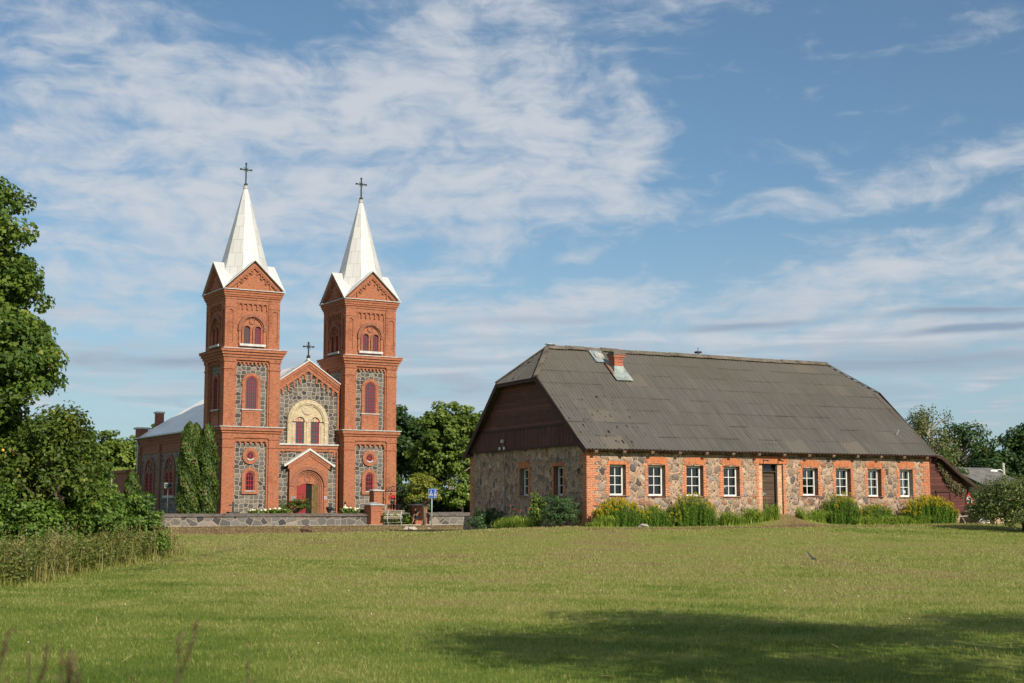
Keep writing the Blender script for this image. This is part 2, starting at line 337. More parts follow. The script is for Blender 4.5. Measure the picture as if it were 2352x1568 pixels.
def M_leaf(name, dark, mid, lit, yel=None, yamt=0.0, tr=(.16, .22, .03)):
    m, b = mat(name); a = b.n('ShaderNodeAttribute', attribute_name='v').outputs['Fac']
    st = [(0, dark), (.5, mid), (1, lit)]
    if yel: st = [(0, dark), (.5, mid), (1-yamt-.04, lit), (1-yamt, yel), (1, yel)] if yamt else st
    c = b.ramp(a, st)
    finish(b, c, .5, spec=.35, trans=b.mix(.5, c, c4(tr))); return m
def M_glass(name, tint=(.015, .018, .02)):
    m, b = mat(name); n = b.noise(OBJ(b), 1.3, 2)
    finish(b, tint, .06, n, .02, .05, spec=.5); return m
def M_pane(name):
    m, b = mat(name)
    fr = b.n('ShaderNodeFresnel', {0: 1.5}).outputs[0]
    g = b.n('ShaderNodeBsdfGlossy', {'Color': (1, 1, 1, 1), 'Roughness': .02}); t = b.n('ShaderNodeBsdfTransparent', {0: (.72, .76, .74, 1)})
    b.nt.links.new(b.n('ShaderNodeMixShader', {0: b.m('MULTIPLY', fr, 1.2), 1: t.outputs[0], 2: g.outputs[0]}).outputs[0], b.n('ShaderNodeOutputMaterial').inputs[0]); return m
BR = M_brick('church_brick', (.360, .114, .053), (.26, .074, .038), (.34, .22, .15))
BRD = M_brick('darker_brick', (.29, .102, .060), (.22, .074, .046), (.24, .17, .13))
BRV = M_brick('lintel_brick', (.46, .140, .052), (.36, .098, .040), (.40, .25, .16), True, pale=.1)
BRB = M_brick('barn_brick', (.46, .140, .058), (.33, .090, .040), (.52, .36, .24), pale=.4, ms=.014)
YB = M_brick('yellow_brick', (.50, .405, .265), (.43, .335, .20), (.42, .36, .27), pale=.1)
STN = M_dressed('dressed_stone', (.40, .34, .265), 2.9, .50, .80)
WST = M_dressed('wall_stone', (.27, .225, .175), 1.8, .85, .95, .025)
FLD = M_field('fieldstone')
CORR = M_corr('corrugated_sheet')
WHT = M_sheet('white_metal', (.57, .57, .555), .5)
GRM = M_sheet('grey_metal', (.84, .83, .80), .45, .0)
LED = M_plain('pale_ledge', (.46, .46, .44), .5, .35, 2.0)
REDF = M_plain('red_frame', (.25, .026, .032), .5, .2)
DKG = M_glass('dark_glass')
GRG = M_glass('grey_glass', (.05, .065, .075))
IRON = M_plain('black_iron', (.013, .014, .016), .5, .2)
PLH = M_planks('brown_planks', (.092, .038, .028), .135)
PLV = M_planks('brown_upright_boards', (.071, .030, .023), .12, True)
PLR = M_planks('red_brown_planks', (.072, .026, .021), .15)
TRIM = M_plain('brown_trim', (.045, .019, .013), .7, .4, 5)
OLDW = M_planks('old_door_wood', (.060, .040, .028), .30, worn=.8)
GREYW = M_planks('grey_weathered_wood', (.20, .165, .125), .1, worn=.4)
WPVC = M_plain('white_frame', (.72, .72, .71), .35, .04)
PANE = M_pane('window_pane')
DARKIN = M_plain('dim_interior', (.060, .056, .044), .9, .3, 1)
BURG = M_plain('burgundy_sill', (.12, .02, .025), .4, .2)
CONC = M_plain('pale_concrete', (.38, .365, .33), .9, .3, 4)
CAPS = M_plain('grey_coping', (.135, .115, .10), .95, .45, 3)
GALV = M_plain('galvanised', (.42, .46, .46), .5, .35, 4, .4)
RUST = M_plain('rusty_flashing', (.26, .10, .035), .8, .5, 5)
BARK = M_plain('bark', (.085, .065, .048), .95, .5, 9)
BIRCHB = M_plain('pale_bark', (.33, .30, .25), .9, .5, 6)
GATEIRON = M_plain('rusty_iron', (.035, .024, .02), .7, .4, 6)
# ================================================================== ground
BO = np.array([3.09, 60.0]); BY = radians(26.215); BUx, BUy = cos(BY), sin(BY)
BL_, BW_ = 19.357, 12.628; EV = 2.482; RH = 5.039; HI = 1.54; HH = 3.372; HOV = -.1715
CO = np.array([-21.543, 105.0]); CY = radians(30.854); CUx, CUy = cos(CY), sin(CY)
def bw(u, v): return BO[0]+u*BUx-v*BUy, BO[1]+u*BUy+v*BUx
def cw(u, v): return CO[0]+u*CUx-v*CUy, CO[1]+u*CUy+v*CUx
def bl(x, y): return (x-BO[0])*BUx+(y-BO[1])*BUy, -(x-BO[0])*BUy+(y-BO[1])*BUx
def cl(x, y): return (x-CO[0])*CUx+(y-CO[1])*CUy, -(x-CO[0])*CUy+(y-CO[1])*CUx
def ss(x, a, b_): t = np.clip((x-a)/(b_-a), 0, 1); return t*t*(3-2*t)
def hsh(x, y, s=1.0):
    return (np.sin(x*1.7*s+y*.9*s)*.5+np.sin(x*.63*s-y*1.31*s+1.7)*.6+np.sin(x*3.1*s+y*2.3*s+.4)*.25+np.sin(-x*1.1*s+y*4.3*s+2.2)*.2)/1.55
_pt = np.random.default_rng(1234).uniform(-1, 1, (256, 256))
def vnoise(x, y, oct=4, pers=.55):
    x = np.asarray(x, float); y = np.asarray(y, float); t = 0; a = 1; n_ = 0
    for o in range(oct):
        xi = np.floor(x).astype(int); yi = np.floor(y).astype(int); fx = x-xi; fy = y-yi; fx = fx*fx*(3-2*fx); fy = fy*fy*(3-2*fy)
        g = lambda i, j: _pt[(xi+i) % 256, (yi+j) % 256]
        t = t+a*((g(0, 0)*(1-fx)+g(1, 0)*fx)*(1-fy)+(g(0, 1)*(1-fx)+g(1, 1)*fx)*fy); n_ += a; a *= pers; x = x*2.03+17.3; y = y*2.03+5.1
    return t/n_
def gz(x, y):
    x = np.asarray(x, float); y = np.asarray(y, float)
    z = -1.6+.3*ss(y, 25, 97)
    u, v = bl(x, y)
    d = np.hypot(np.maximum(np.maximum(-u, u-BL_-6), 0), np.maximum(np.maximum(-v, v-BW_), 0))
    amp = .66*(1-.72*ss(v, 0, 12))
    z = z+amp*(1-ss(d, 0, 17))
    z = z+.50*np.exp(-(((u-9.85)/1.9)**2+((v-.2)/1.3)**2))
    z = z+.035*hsh(x, y, .35)*(1-ss(np.abs(y), 150, 300))
    return z
def dry(x, y):
    """0 green turf .. 1 straw coloured"""
    u, v = cl(x, y); p, q = bl(x, y)
    n = vnoise(x*.55+3, y*.42, 5, .62); n2 = vnoise(x*.12, y*.10+9, 3); n3 = vnoise(x*2.1, y*1.9, 3, .6)
    a = ss(v, -41, -27)*ss(-3.9-v, 0, 2)*(1-ss(u, 15, 23))*np.clip(1.15+.7*n2+.5*n, .35, 1.3)
    bb = np.exp(-((q+2.7)/.9)**2)*ss(p, -8, -1)*(1-ss(p, 20, 24))*np.clip(.95+.6*n, .3, 1.1)
    bb = bb+np.exp(-(((p-9.9)/2.4)**2+((q+.8)/1.6)**2))*.9
    bb = bb+np.exp(-((p+2.6)/.9)**2)*ss(q, -3, 0)*(1-ss(q, 11, 14))*.8
    base = .42+.28*n+.20*n2+.02+.045*np.sin((x*.35+y*.94)*2.6+1.2*n2)+.18*n3*(1-ss(y, 25, 60))+.14*ss(y, 18, 40)*(1-ss(y, 62, 95))-.10*(1-ss(y, 14, 24))
    return np.clip(np.maximum(base, np.maximum(a, bb)), 0, 1)
def soil(x, y):
    e = np.abs(x+9.9+.25*np.sin(y*.8)+.02*(y-44))
    return np.clip(np.exp(-(e/.40)**2)*ss(y, 33, 38)*(1-ss(y, 52, 57))*(.55+.5*hsh(x, y, 1.6)), 0, 1)
def grid_axis(parts):
    out = []
    for a, b_, n in parts: out += list(np.linspace(a, b_, n, endpoint=False))
    return np.array(out+[parts[-1][1]])
gx = grid_axis([(-4000, -400, 8), (-400, -80, 16), (-80, -30, 40), (-30, 45, 240), (45, 100, 40), (100, 500, 16), (500, 4000, 8)])
gy = grid_axis([(-600, -40, 10), (-40, 0, 40), (0, 100, 320), (100, 200, 50), (200, 800, 20), (800, 6000, 10)])
GX, GY = np.meshgrid(gx, gy); nx, ny = len(gx), len(gy)
gzv = gz(GX, GY)+EZ
idx = np.arange(nx*ny).reshape(ny, nx)
F = np.stack([idx[:-1, :-1], idx[:-1, 1:], idx[1:, 1:], idx[1:, :-1]], -1).reshape(-1, 4)
m, b = mat('turf'); v = b.n('ShaderNodeNewGeometry').outputs['Position']
dr = b.n('ShaderNodeAttribute', attribute_name='dry').outputs['Fac']; sa = b.n('ShaderNodeAttribute', attribute_name='soil').outputs['Fac']
n1 = b.noise(v, 1.1, 6, .65); n2 = b.noise(v, 14, 5, .7)
d2 = b.m('ADD', dr, b.m('ADD', b.m('MULTIPLY', b.m('SUBTRACT', n1, .5), .55), b.m('MULTIPLY', b.m('SUBTRACT', n2, .5), .6)))
c = b.ramp(d2, [(0, (.060, .100, .013)), (.35, (.115, .155, .024)), (.6, (.190, .205, .048)), (.8, (.20, .165, .064)), (1, (.150, .097, .052))])
c = b.mix(b.m('MULTIPLY', sa, b.rng(n2, .35, .6)), c, (.035, .025, .016, 1))
finish(b, c, .95, b.m('ADD', n1, n2), .5, .05, spec=.1); TURF = m
tag(raw_mesh('ground', np.stack([GX, GY, gzv], -1).reshape(-1, 3), F, [TURF], attrs={'dry': dry(GX, GY).ravel(), 'soil': soil(GX, GY).ravel()}, smooth=True), kind='structure')
# grass blades: more and finer near the camera
rg = np.random.default_rng(5)
m, b = mat('grass_blade'); dr = b.n('ShaderNodeAttribute', attribute_name='dry').outputs['Fac']; a = b.n('ShaderNodeAttribute', attribute_name='v').outputs['Fac']
d2 = b.m('ADD', dr, b.m('MULTIPLY', b.m('SUBTRACT', a, .5), .46))
c = b.ramp(d2, [(0, (.060, .115, .014)), (.28, (.140, .200, .028)), (.5, (.270, .290, .078)), (.72, (.37, .335, .135)), (1, (.225, .150, .085))])
finish(b, c, .6, spec=.25, trans=c); BLADE = m
VV = []; dv = []; vv = []
for y0, y1, den, hgt, wid, mg in [(11.5, 18, 760, .046, .009, 3), (18, 26, 480, .046, .012, 3), (26, 38, 260, .046, .018, 4), (38, 56, 125, .048, .028, 5), (56, 75, 55, .06, .045, 6), (75, 104, 22, .07, .075, 4)]:
    hw = y1*.37+mg; n = int((y1-y0)*2*hw*den)
    x = rg.uniform(-hw, hw, n); y = rg.uniform(y0, y1, n)
    k = np.abs(x) < y*.37+mg
    u, v_ = bl(x, y); k &= ~((u > -.2) & (v_ > -.3) & (v_ < 12.8) & (u < 25))
    cu, cv = cl(x, y); k &= (cv < -4.9)
    k &= rg.uniform(0, 1, n) > soil(x, y)*.9
    clump = .5+.5*hsh(x*2.3, y*2.3, 1.1); k &= rg.uniform(0, 1, n) < .45+.6*clump
    x, y = x[k], y[k]; n = len(x); clump = clump[k]
    d = dry(x, y); rv = rg.uniform(0, 1, n)
    z = gz(x, y)+EZ
    h = hgt*rg.uniform(.45, 1.25, n)*(.75+.5*clump)*np.where(rg.uniform(0, 1, n) < .02, 1.7, 1); w = wid*rg.uniform(.6, 1.3, n)
    an = rg.uniform(0, 2*pi, n); la = rg.uniform(0, 2*pi, n); ln = h*rg.uniform(.1, .9, n)
    px, py = np.cos(an)*w/2, np.sin(an)*w/2
    VV.append(np.stack([np.stack([x-px, y-py, z-.005], -1), np.stack([x+px, y+py, z-.005], -1), np.stack([x+np.cos(la)*ln, y+np.sin(la)*ln, z+h], -1)], 1).reshape(-1, 3))
    dv.append(np.repeat(d, 3)); vv.append(np.repeat(rv, 3))
VV = np.concatenate(VV)
tag(raw_mesh('grass', VV, np.arange(len(VV)).reshape(-1, 3), [BLADE], attrs={'dry': np.concatenate(dv), 'v': np.concatenate(vv)}), kind='stuff')
# ================================================================== churchyard, kerb
cx_ = grid_axis([(-40, -8, 16), (-8, 20, 56), (20, 60, 20)]); cy_ = grid_axis([(-3.75, 2, 24), (2, 60, 30)])
A, Bv = np.meshgrid(cx_, cy_)
zz = np.full(A.shape, -.50)+.02*hsh(A, Bv, .8)
gate = ss(A, 11.1, 11.35)*(1-ss(A, 14.0, 14.3)); zz = zz-gate*.80*(1-ss(Bv, -3.4, -.3))
wx, wy = cw(A, Bv); idx = np.arange(A.size).reshape(A.shape)
F = np.stack([idx[:-1, :-1], idx[:-1, 1:], idx[1:, 1:], idx[1:, :-1]], -1).reshape(-1, 4)
tag(raw_mesh('churchyard_ground', np.stack([wx, wy, zz+EZ], -1).reshape(-1, 3), F, [TURF], attrs={'dry': (.3+.3*hsh(A, Bv, .7)).ravel(), 'soil': np.zeros(A.size)}, smooth=True), kind='structure')
k = MB(lambda a, d, z: (*cw(a, d), z+EZ))
k.box(-30, 22, -4.95, -4.55, -1.6, -1.25)
tag(k.build('kerb', [CONC]), kind='structure')
k = MB(lambda a, d, z: (*cw(a, d), z+EZ))
k.box(-30, 22, -4.54, -4.02, -1.6, -1.265)
tag(k.build('pavement', [CONC]), kind='structure')
# ================================================================== church
church = thing('church', 'twin-towered red brick and grey stone church with white spires', 'church', CO[0], CO[1], -.55, CY, shift=True)
S0, S1 = .30, 4.80                                  # tower footprint, front left corner at (S0, S0)
CC = (S0+S1)/2
def TF(side, s0=S0, s1=S1):                         # face coordinates: a along the face, d outwards, z
    if side == 'front': return lambda a, d, z: (a, s0-d, z)
    if side == 'left': return lambda a, d, z: (s0-d, s0+s1-a, z)
    if side == 'right': return lambda a, d, z: (s1+d, a, z)
    return lambda a, d, z: (s0+s1-a, s1+d, z)
SIDES = ('front', 'left', 'right', 'back')
def arch_hole_plate(k, a0, a1, z0, z1, cx, hw, zb, zs, d0, d1, m=0, n=10):
    """plate a0..a1 x z0..z1 with a round-headed hole"""
    k.box(a0, cx-hw, d0, d1, z0, z1, m); k.box(cx+hw, a1, d0, d1, z0, z1, m)
    if zb > z0+.01: k.box(cx-hw, cx+hw, d0, d1, z0, zb, m)
    for i in range(n):
        t, u = pi-pi*i/n, pi-pi*(i+1)/n
        k.prism([(cx+hw*cos(t), zs+hw*sin(t)), (cx+hw*cos(u), zs+hw*sin(u)), (cx+hw*cos(u), z1), (cx+hw*cos(t), z1)], d0, d1, m)
def arch_poly(cx, hw, zb, zs, n=12):
    return [(cx-hw, zb), (cx+hw, zb)]+[(cx+hw*cos(pi*i/n), zs+hw*sin(pi*i/n)) for i in range(n+1)]
def arch_window(T, cx, hw, zb, zs, d, nx=2, nz=5, fr=.07, bar=.035, glass=DKG, frame=REDF, parent=None, name='window'):
    k = MB(T)
    k.prism(arch_poly(cx, hw, zb, zs), d-.04, d+.006, 1)
    k.ring(cx, zs, hw-fr, hw, 0, pi, 12, d+.006, d+.06)
    k.box(cx-hw, cx-hw+fr, d+.006, d+.06, zb+fr, zs); k.box(cx+hw-fr, cx+hw, d+.006, d+.06, zb+fr, zs); k.box(cx-hw, cx+hw, d+.006, d+.06, zb, zb+fr)
    w = 2*(hw-fr)
    for i in range(1, nx):
        a = cx-hw+fr+w*i/nx; top = zs+sqrt(max(0, (hw-fr)**2-(a-cx)**2))
        k.box(a-bar/2, a+bar/2, d+.006, d+.045, zb+fr, top)
    for i in range(1, nz+1):
        z = zb+fr+(zs-zb-fr)*i/nz
        k.box(cx-hw+fr, cx+hw-fr, d+.006, d+.04, z-bar/2, z+bar/2)
    return k.build(name, [frame, glass], parent)
def corbels(k, a0, a1, zt, n, h, w, d0, d1, m=0, arch=True):
    """row of little hanging arches under a band"""
    p = (a1-a0)/n
    for i in range(n+1):
        c = a0+p*i; k.box(max(a0, c-w/2), min(a1, c+w/2), d0, d1, zt-h, zt, m)
    if arch:
        for i in range(n):
            c = a0+p*(i+.5); r = (p-w)/2
            for j in range(4):
                t, u = pi-pi*j/4, pi-pi*(j+1)/4
                k.prism([(c+r*cos(t), zt-r+r*sin(t)), (c+r*cos(u), zt-r+r*sin(u)), (c+r*cos(u), zt+.01), (c+r*cos(t), zt+.01)], d0, d1-.003, m)
def tower():
    k = MB()                                        # materials: 0 brick 1 stone 2 pale ledge 3 dark brick
    # --- lower stage
    k.box(S0+.24, S1-.24, S0+.24, S1-.24, -.9, 5.1, 1)
    for x in (S0, S1-.86):
        for y in (S0, S1-.86):
            k.box(x, x+.86, y, y+.86, -.9, 5.18, 0)
            k.box(x-.04, x+.90, y-.04, y+.90, -.9, -.30, 0); k.box(x-.05, x+.91, y-.05, y+.91, 4.47, 4.57, 0); k.box(x-.05, x+.91, y-.05, y+.91, 5.08, 5.18, 0)
    k.box(S0-.03, S1+.03, S0-.03, S1+.03, 5.18, 5.55, 0); k.box(S0-.12, S1+.12, S0-.12, S1+.12, 5.55, 5.72, 0); k.box(S0-.22, S1+.22, S0-.22, S1+.22, 5.72, 5.97, 0)
    k.box(S0-.30, S1+.30, S0-.30, S1+.30, 5.97, 6.03, 2)
    # --- middle stage
    q0, q1 = S0+.02, S1-.04
    k.box(q0+.24, q1-.24, q0+.24, q1-.24, 6.03, 11.0, 1)
    for x in (q0, q1-.86):
        for y in (q0, q1-.86):
            k.box(x, x+.86, y, y+.86, 6.03, 11.02, 0)
            k.box(x-.05, x+.91, y-.05, y+.91, 10.32, 10.42, 0); k.box(x-.06, x+.92, y-.06, y+.92, 10.88, 11.02, 0)
    k.box(q0-.07, q1+.07, q0-.07, q1+.07, 11.02, 11.22, 0); k.box(q0-.16, q1+.16, q0-.16, q1+.16, 11.22, 11.42, 0)
    k.box(q0-.26, q1+.26, q0-.26, q1+.26, 11.42, 11.62, 0); k.box(q0-.36, q1+.36, q0-.36, q1+.36, 11.62, 11.80, 0); k.box(q0-.40, q1+.40, q0-.40, q1+.40, 11.80, 11.84, 3)
    k.box(q0-.10, q1+.04, q0-.10, q1+.04, 11.84, 11.93, 2)
    # --- bell stage
    e0, e1 = S0, S1-.16
    k.box(e0+.17, e1-.17, e0+.17, e1-.17, 11.93, 15.7, 0)
    for zc, o in ((15.60, .03), (15.78, .10), (15.92, .16), (16.10, .22)):
        k.box(e0-o, e1+o, e0-o, e1+o, zc, zc+(.18 if zc < 15.7 else .14 if zc < 15.9 else .18), 0)
    k.box(e0-.32, e1+.32, e0-.32, e1+.32, 16.28, 16.34, 2)
    for si in SIDES:
        T = TF(si); k.T = T
        # lower panel
        k.box(1.16, 1.30, -.24, -.10, -.9, 5.18, 0); k.box(3.80, 3.94, -.24, -.10, -.9, 5.18, 0)
        k.box(1.30, 3.80, -.24, -.06, 4.92, 5.18, 0); corbels(k, 1.30, 3.80, 4.92, 6, .22, .10, -.24, -.08, 0)
        k.ring(CC, 3.86, .36, .62, 0, 2*pi, 24, -.24, -.11, 0); k.ring(CC, 3.86, .27, .36, 0, 2*pi, 24, -.24, -.16, 3)
        k.ring(CC, 2.36, .40, .64, 0, pi, 14, -.24, -.11, 0); k.ring(CC, 2.36, .33, .40, 0, pi, 14, -.24, -.17, 3)
        for s in (-1, 1):
            k.box(CC+s*.52-.12, CC+s*.52+.12, -.24, -.112, 1.2, 2.36, 0)
            k.box(CC+s*.365-.035, CC+s*.365+.035, -.24, -.172, 1.2, 2.36, 3)
        k.box(CC-.64, CC+.64, -.24, -.10, 1.02, 1.2, 0)
        k.box(CC-.42, CC+.42, -.24, -.04, 1.20, 1.27, 2)
        k.T = TF(si, q0, q1)
        c2 = (q0+q1)/2
        # middle panel
        k.box(1.18, 1.30, -.24, -.10, 6.03, 11.02, 0); k.box(3.78, 3.90, -.24, -.10, 6.03, 11.02, 0)
        k.box(1.30, 3.78, -.24, -.08, 10.86, 11.02, 0); corbels(k, 1.30, 3.78, 10.86, 8, .17, .14, -.24, -.09, 0, False)
        zs = 9.36
        k.ring(c2, zs, .50, .74, 0, pi, 16, -.24, -.11, 0); k.ring(c2, zs, .43, .50, 0, pi, 16, -.24, -.17, 3)
        for s in (-1, 1):
            k.box(c2+s*.615-.115, c2+s*.615+.115, -.24, -.112, 7.3, zs, 0); k.box(c2+s*.465-.035, c2+s*.465+.035, -.24, -.172, 7.3, zs, 3)
            k.box(c2+s*.72-.08, c2+s*.72+.08, -.24, -.09, 9.20, 9.36, 0)
        k.box(c2-.74, c2+.74, -.24, -.10, 6.06, 7.28, 0); k.box(c2-.80, c2+.80, -.24, -.02, 7.28, 7.36, 2)
        corbels(k, c2-.40, c2+.40, 7.12, 4, .18, .08, -.10, -.06, 0)
        # bell stage: pilasters with a blind arch each, recessed field between
        k.T = TF(si, e0, e1); c3 = (e0+e1)/2
        fl = si in ('front', 'back'); in0 = e0 if fl else e0+.17
        for c, (l, r) in ((.70, (in0, 1.20)), (e0+e1-.70, (e0+e1-1.20, e0+e1-in0))):
            arch_hole_plate(k, l, r, 11.93, 15.62, c, .22, 12.3, 14.6, -.17, 0, 0, 6)
            k.box(c-.22, c+.22, -.17, -.07, 12.3, 14.9, 0)
            k.box(l if fl else l, r, 0, .04, 14.98, 15.06, 0)
        k.box(1.20, 1.30, -.17, -.08, 11.93, 15.4, 0); k.box(e0+e1-1.30, e0+e1-1.20, -.17, -.08, 11.93, 15.4, 0)
        k.box(1.20, e0+e1-1.20, -.17, -.03, 15.30, 15.62, 0); corbels(k, 1.30, e0+e1-1.30, 15.30, 6, .42, .11, -.17, -.05, 0)
        zs = 13.42
        k.ring(c3, zs, .90, 1.13, 0, pi, 22, -.17, .05, 3); k.ring(c3, zs, .82, .90, 0, pi, 22, -.17, -.06, 0)
        for s in (-1, 1): k.box(c3+s*1.0-.13, c3+s*1.0+.13, -.17, .02, 13.26, 13.42, 3); k.box(c3+s*.98-.10, c3+s*.98+.10, -.17, -.04, 12.25, 13.26, 0)
        for s in (-.43, .43):
            k.ring(c3+s, 13.36, .26, .38, 0, pi, 12, -.17, -.03, 3); k.ring(c3+s, 13.36, .26, .31, 0, pi, 12, -.03, .0, 0)
            for q in (-1, 1): k.box(c3+s+q*.325-.065, c3+s+q*.325+.065, -.17, -.032, 12.25, 13.36, 0)
        k.ring(c3, 14.02, .17, .24, 0, 2*pi, 16, -.17, -.09, 3); k.ring(c3, 14.02, 0.001, .17, 0, 2*pi, 16, -.17, -.13, 0)
        k.box(c3-1.03, c3+1.03, -.17, .12, 12.08, 12.25, 2)
    k.T = None
    t = k.build('tower', [BR, STN, LED, BRD], church)
    # --- gables with stepped blind arches
    g = MB(); o = .16
    for si in SIDES:
        g.T = TF(si, e0, e1); c3 = (e0+e1)/2; hb = (e1-e0)/2+o
        gz0, gz1 = 16.34, 18.50
        g.prism([(c3-hb+.08, gz0), (c3+hb-.08, gz0), (c3, gz1-.06)], -.10 if si in ('front', 'back') else -.11, .05, 0)
        for s in (-1, 1):                          # raking brick bands
            for w0, w1, d in ((.10, .26, .22), (.26, .38, .18)):
                f = lambda x, w: gz0+(gz1-gz0)*(1-abs(x)/hb)-w*1.25
                P = []
                for x, w in ((hb-.25, w0), (0, w0), (0, w1), (hb-.45, w1)):
                    P.append((c3+s*x, max(gz0+.002, f(x, w))))
                g.prism(P, .05, d, 0)
        for j in range(-4, 5):
            x = j*.38; zt = gz0+(gz1-gz0)*(1-abs(x)/hb)-.50
            if zt-.36 < gz0+.02: continue
            g.ring(c3+x, zt-.13, .115, .19, 0, pi, 8, .05, .17, 0)
            g.box(c3+x-.19 if x <= 0 else c3+x+.115, c3+x-.115 if x <= 0 else c3+x+.19, .05, .17, zt-.42, zt-.13, 0)
    gb = g.build('gable', [BR, BRD], t)
    # --- white metal: cross gable roof, coping
    r = MB(); c3 = (e0+e1)/2; hb = (e1-e0)/2+.30; z0, z1 = 16.34, 18.66
    for a in (0, 1):
        for s in (-1, 1):
            for half in (-1, 1):
                # each gable's two slopes, running in to the middle of the tower
                P = lambda u, v, z: (c3+u, c3+v*1.0, z) if a == 0 else (c3+v, c3+u, z)
                q = [P(0, s*hb, z1), P(half*hb, s*hb, z0), P(0, 0, z1-.0)]
                t_ = .055
                r.hull8([P(0, s*hb, z1), P(half*hb, s*hb, z0), P(half*.02, 0, z1-.03), P(0, 0, z1), P(0, s*hb, z1-t_), P(half*hb, s*hb, z0-t_+.02), P(half*.02, 0, z1-.03-t_), P(0, 0, z1-t_)])
    for i in range(4):                              # valleys between the gables
        sx, sy = ((-1, -1), (1, -1), (1, 1), (-1, 1))[i]
        r.face([(c3, c3, z1-.02), (c3+sx*hb, c3+sy*hb, z0), (c3+sx*.02, c3+sy*hb, z1-.02)]); r.face([(c3, c3, z1-.02), (c3+sx*hb, c3+sy*hb, z0), (c3+sx*hb, c3+sy*.02, z1-.02)])
    r.build('gable_roof', [WHT], t)
    s = MB(); pr = [(2.04, 16.95), (1.98, 17.2), (1.84, 17.65), (1.62, 18.6), (.88, 21.6), (.17, 24.55)]
    s.lathe([(a/cos(pi/8), z) for a, z in pr], c3, c3, 8, 0, False, pi/8)
    sp = s.build('spire', [WHT], t)
    s = MB(); s.lathe([(.13, 24.5), (.20, 24.62), (.20, 24.84), (.08, 24.88)], c3, c3, 10, 0, False)
    s.build('finial', [LED], sp)
    cross(c3, c3, 24.86, 1.75, .85, t)
    # --- windows
    for si in ('front', 'left', 'right', 'back'):
        T = TF(si)
        k = MB(T); k.prism([(CC+.27*cos(2*pi*i/20), 3.86+.27*sin(2*pi*i/20)) for i in range(20)], -.26, -.23, 1)
        for i in range(4):
            k.bar((CC-.25*cos(pi*i/4), -.215, 3.86-.25*sin(pi*i/4)), (CC+.25*cos(pi*i/4), -.215, 3.86+.25*sin(pi*i/4)), .035, .02+.003*i)
        k.ring(CC, 3.86, .03, .09, 0, 2*pi, 10, -.23, -.19, 0); k.ring(CC, 3.86, .22, .28, 0, 2*pi, 20, -.23, -.18, 0)
        k.build('round_window', [REDF, DKG], t)
        k = MB(T); k.ring(CC, 3.86, .26, .36, pi*1.22, pi*1.78, 6, -.16, -.06, 0); k.build('round_sill', [LED], t)
        arch_window(T, CC, .33, 1.27, 2.36, -.235, 3, 3, .07, .045, DKG, REDF, t)
        arch_window(TF(si, q0, q1), (q0+q1)/2, .44, 7.36, 9.36, -.235, 5, 8, .05, .03, GRG, REDF, t)
        for sx in (-.43, .43): arch_window(TF(si, e0, e1), (e0+e1)/2+sx, .26, 12.25, 13.36, -.165, 3, 6, .045, .028, GRG, REDF, t, 'bell_window')
    return t
def cross(x, y, z, h, w, parent, name='cross'):
    k = MB(); t = .085
    k.box(x-t/2, x+t/2, y-t/2, y+t/2, z, z+h); k.box(x-w/2, x-t/2, y-t/2, y+t/2, z+h*.70, z+h*.70+t); k.box(x+t/2, x+w/2, y-t/2, y+t/2, z+h*.70, z+h*.70+t)
    k.box(x-.11, x+.11, y-.11, y+.11, z-.03, z+.16)
    c = z+h*.70+t/2
    for i in range(4):
        a = pi/8+pi/4*i*1.0; a = pi/4+pi/2*i+.0
        k.bar((x+.05*cos(a), y, c+.05*sin(a)), (x+.27*cos(a), y, c+.27*sin(a)), .025, .03)
    k.ring(x, c, .05, .11, 0, 2*pi, 10, y-.05, y+.05)
    for dx, dz in ((-w/2, c), (w/2, c), (0, z+h)): k.box(x+dx-.06, x+dx+.06, y-.06, y+.06, dz-.06, dz+.06)
    return k.build(name, [IRON], parent)
t1 = tower()
t2 = copy_tree(t1, church); t2.location = (9.818, 0, 0)
# ------------------------------------------------------------------ middle front
FY = 1.40; MX = 7.46                                # facade plane, middle
fT = lambda a, d, z: (a, FY-d, z)
k = MB(fT)
gzl = lambda a: 11.30-abs(a-MX)*(11.30-9.55)/2.65
k.prism([(4.75, -.9), (10.17, -.9), (10.17, gzl(10.1)-.1), (MX, 11.2), (4.75, gzl(4.8)-.1)], -.5, 0, 1)
# raking band and stepped hanging arches
for s in (-1, 1):
    for w0, w1, d in ((.0, .28, .26), (.28, .46, .20), (.46, .78, .14)):
        k.prism([(MX+s*2.62, gzl(MX+2.62)-w0), (MX, gzl(MX)-w0), (MX, gzl(MX)-w1), (MX+s*2.62, gzl(MX+2.62)-w1)], 0, d, 0)
for j in range(-5, 6):
    x = MX+j*.46; zt = gzl(x)-.62-.10
    k.ring(x, zt-.16, .155, .30, 0, pi, 8, 0, .12, 0); 
    for s in (-1, 1):
        if abs(x+s*.225-MX) < 2.6: k.box(x+s*.225-.07, x+s*.225+.07, 0, .118, zt-.42, zt+.2, 0)
    for s in (-1, 1): pass
for x in (4.80, 9.94): k.box(x, x+.18, 0, .10, -.9, gzl(x)-.7, 0)
# string course with white ledge
k.box(4.78, 10.14, 0, .16, 4.52, 4.78, 0); k.box(4.78, 10.14, 0, .10, 4.30, 4.52, 0)
corb = [(5.15, .5), (9.75, .5)]
for c, _ in corb: corbels(k, c-.42, c+.42, 4.30, 2, .40, .13, 0, .09, 0)
k.box(4.78, 10.14, 0, .26, 4.78, 4.90, 2)
fac = k.build('gable_front', [BR, STN, LED], church)
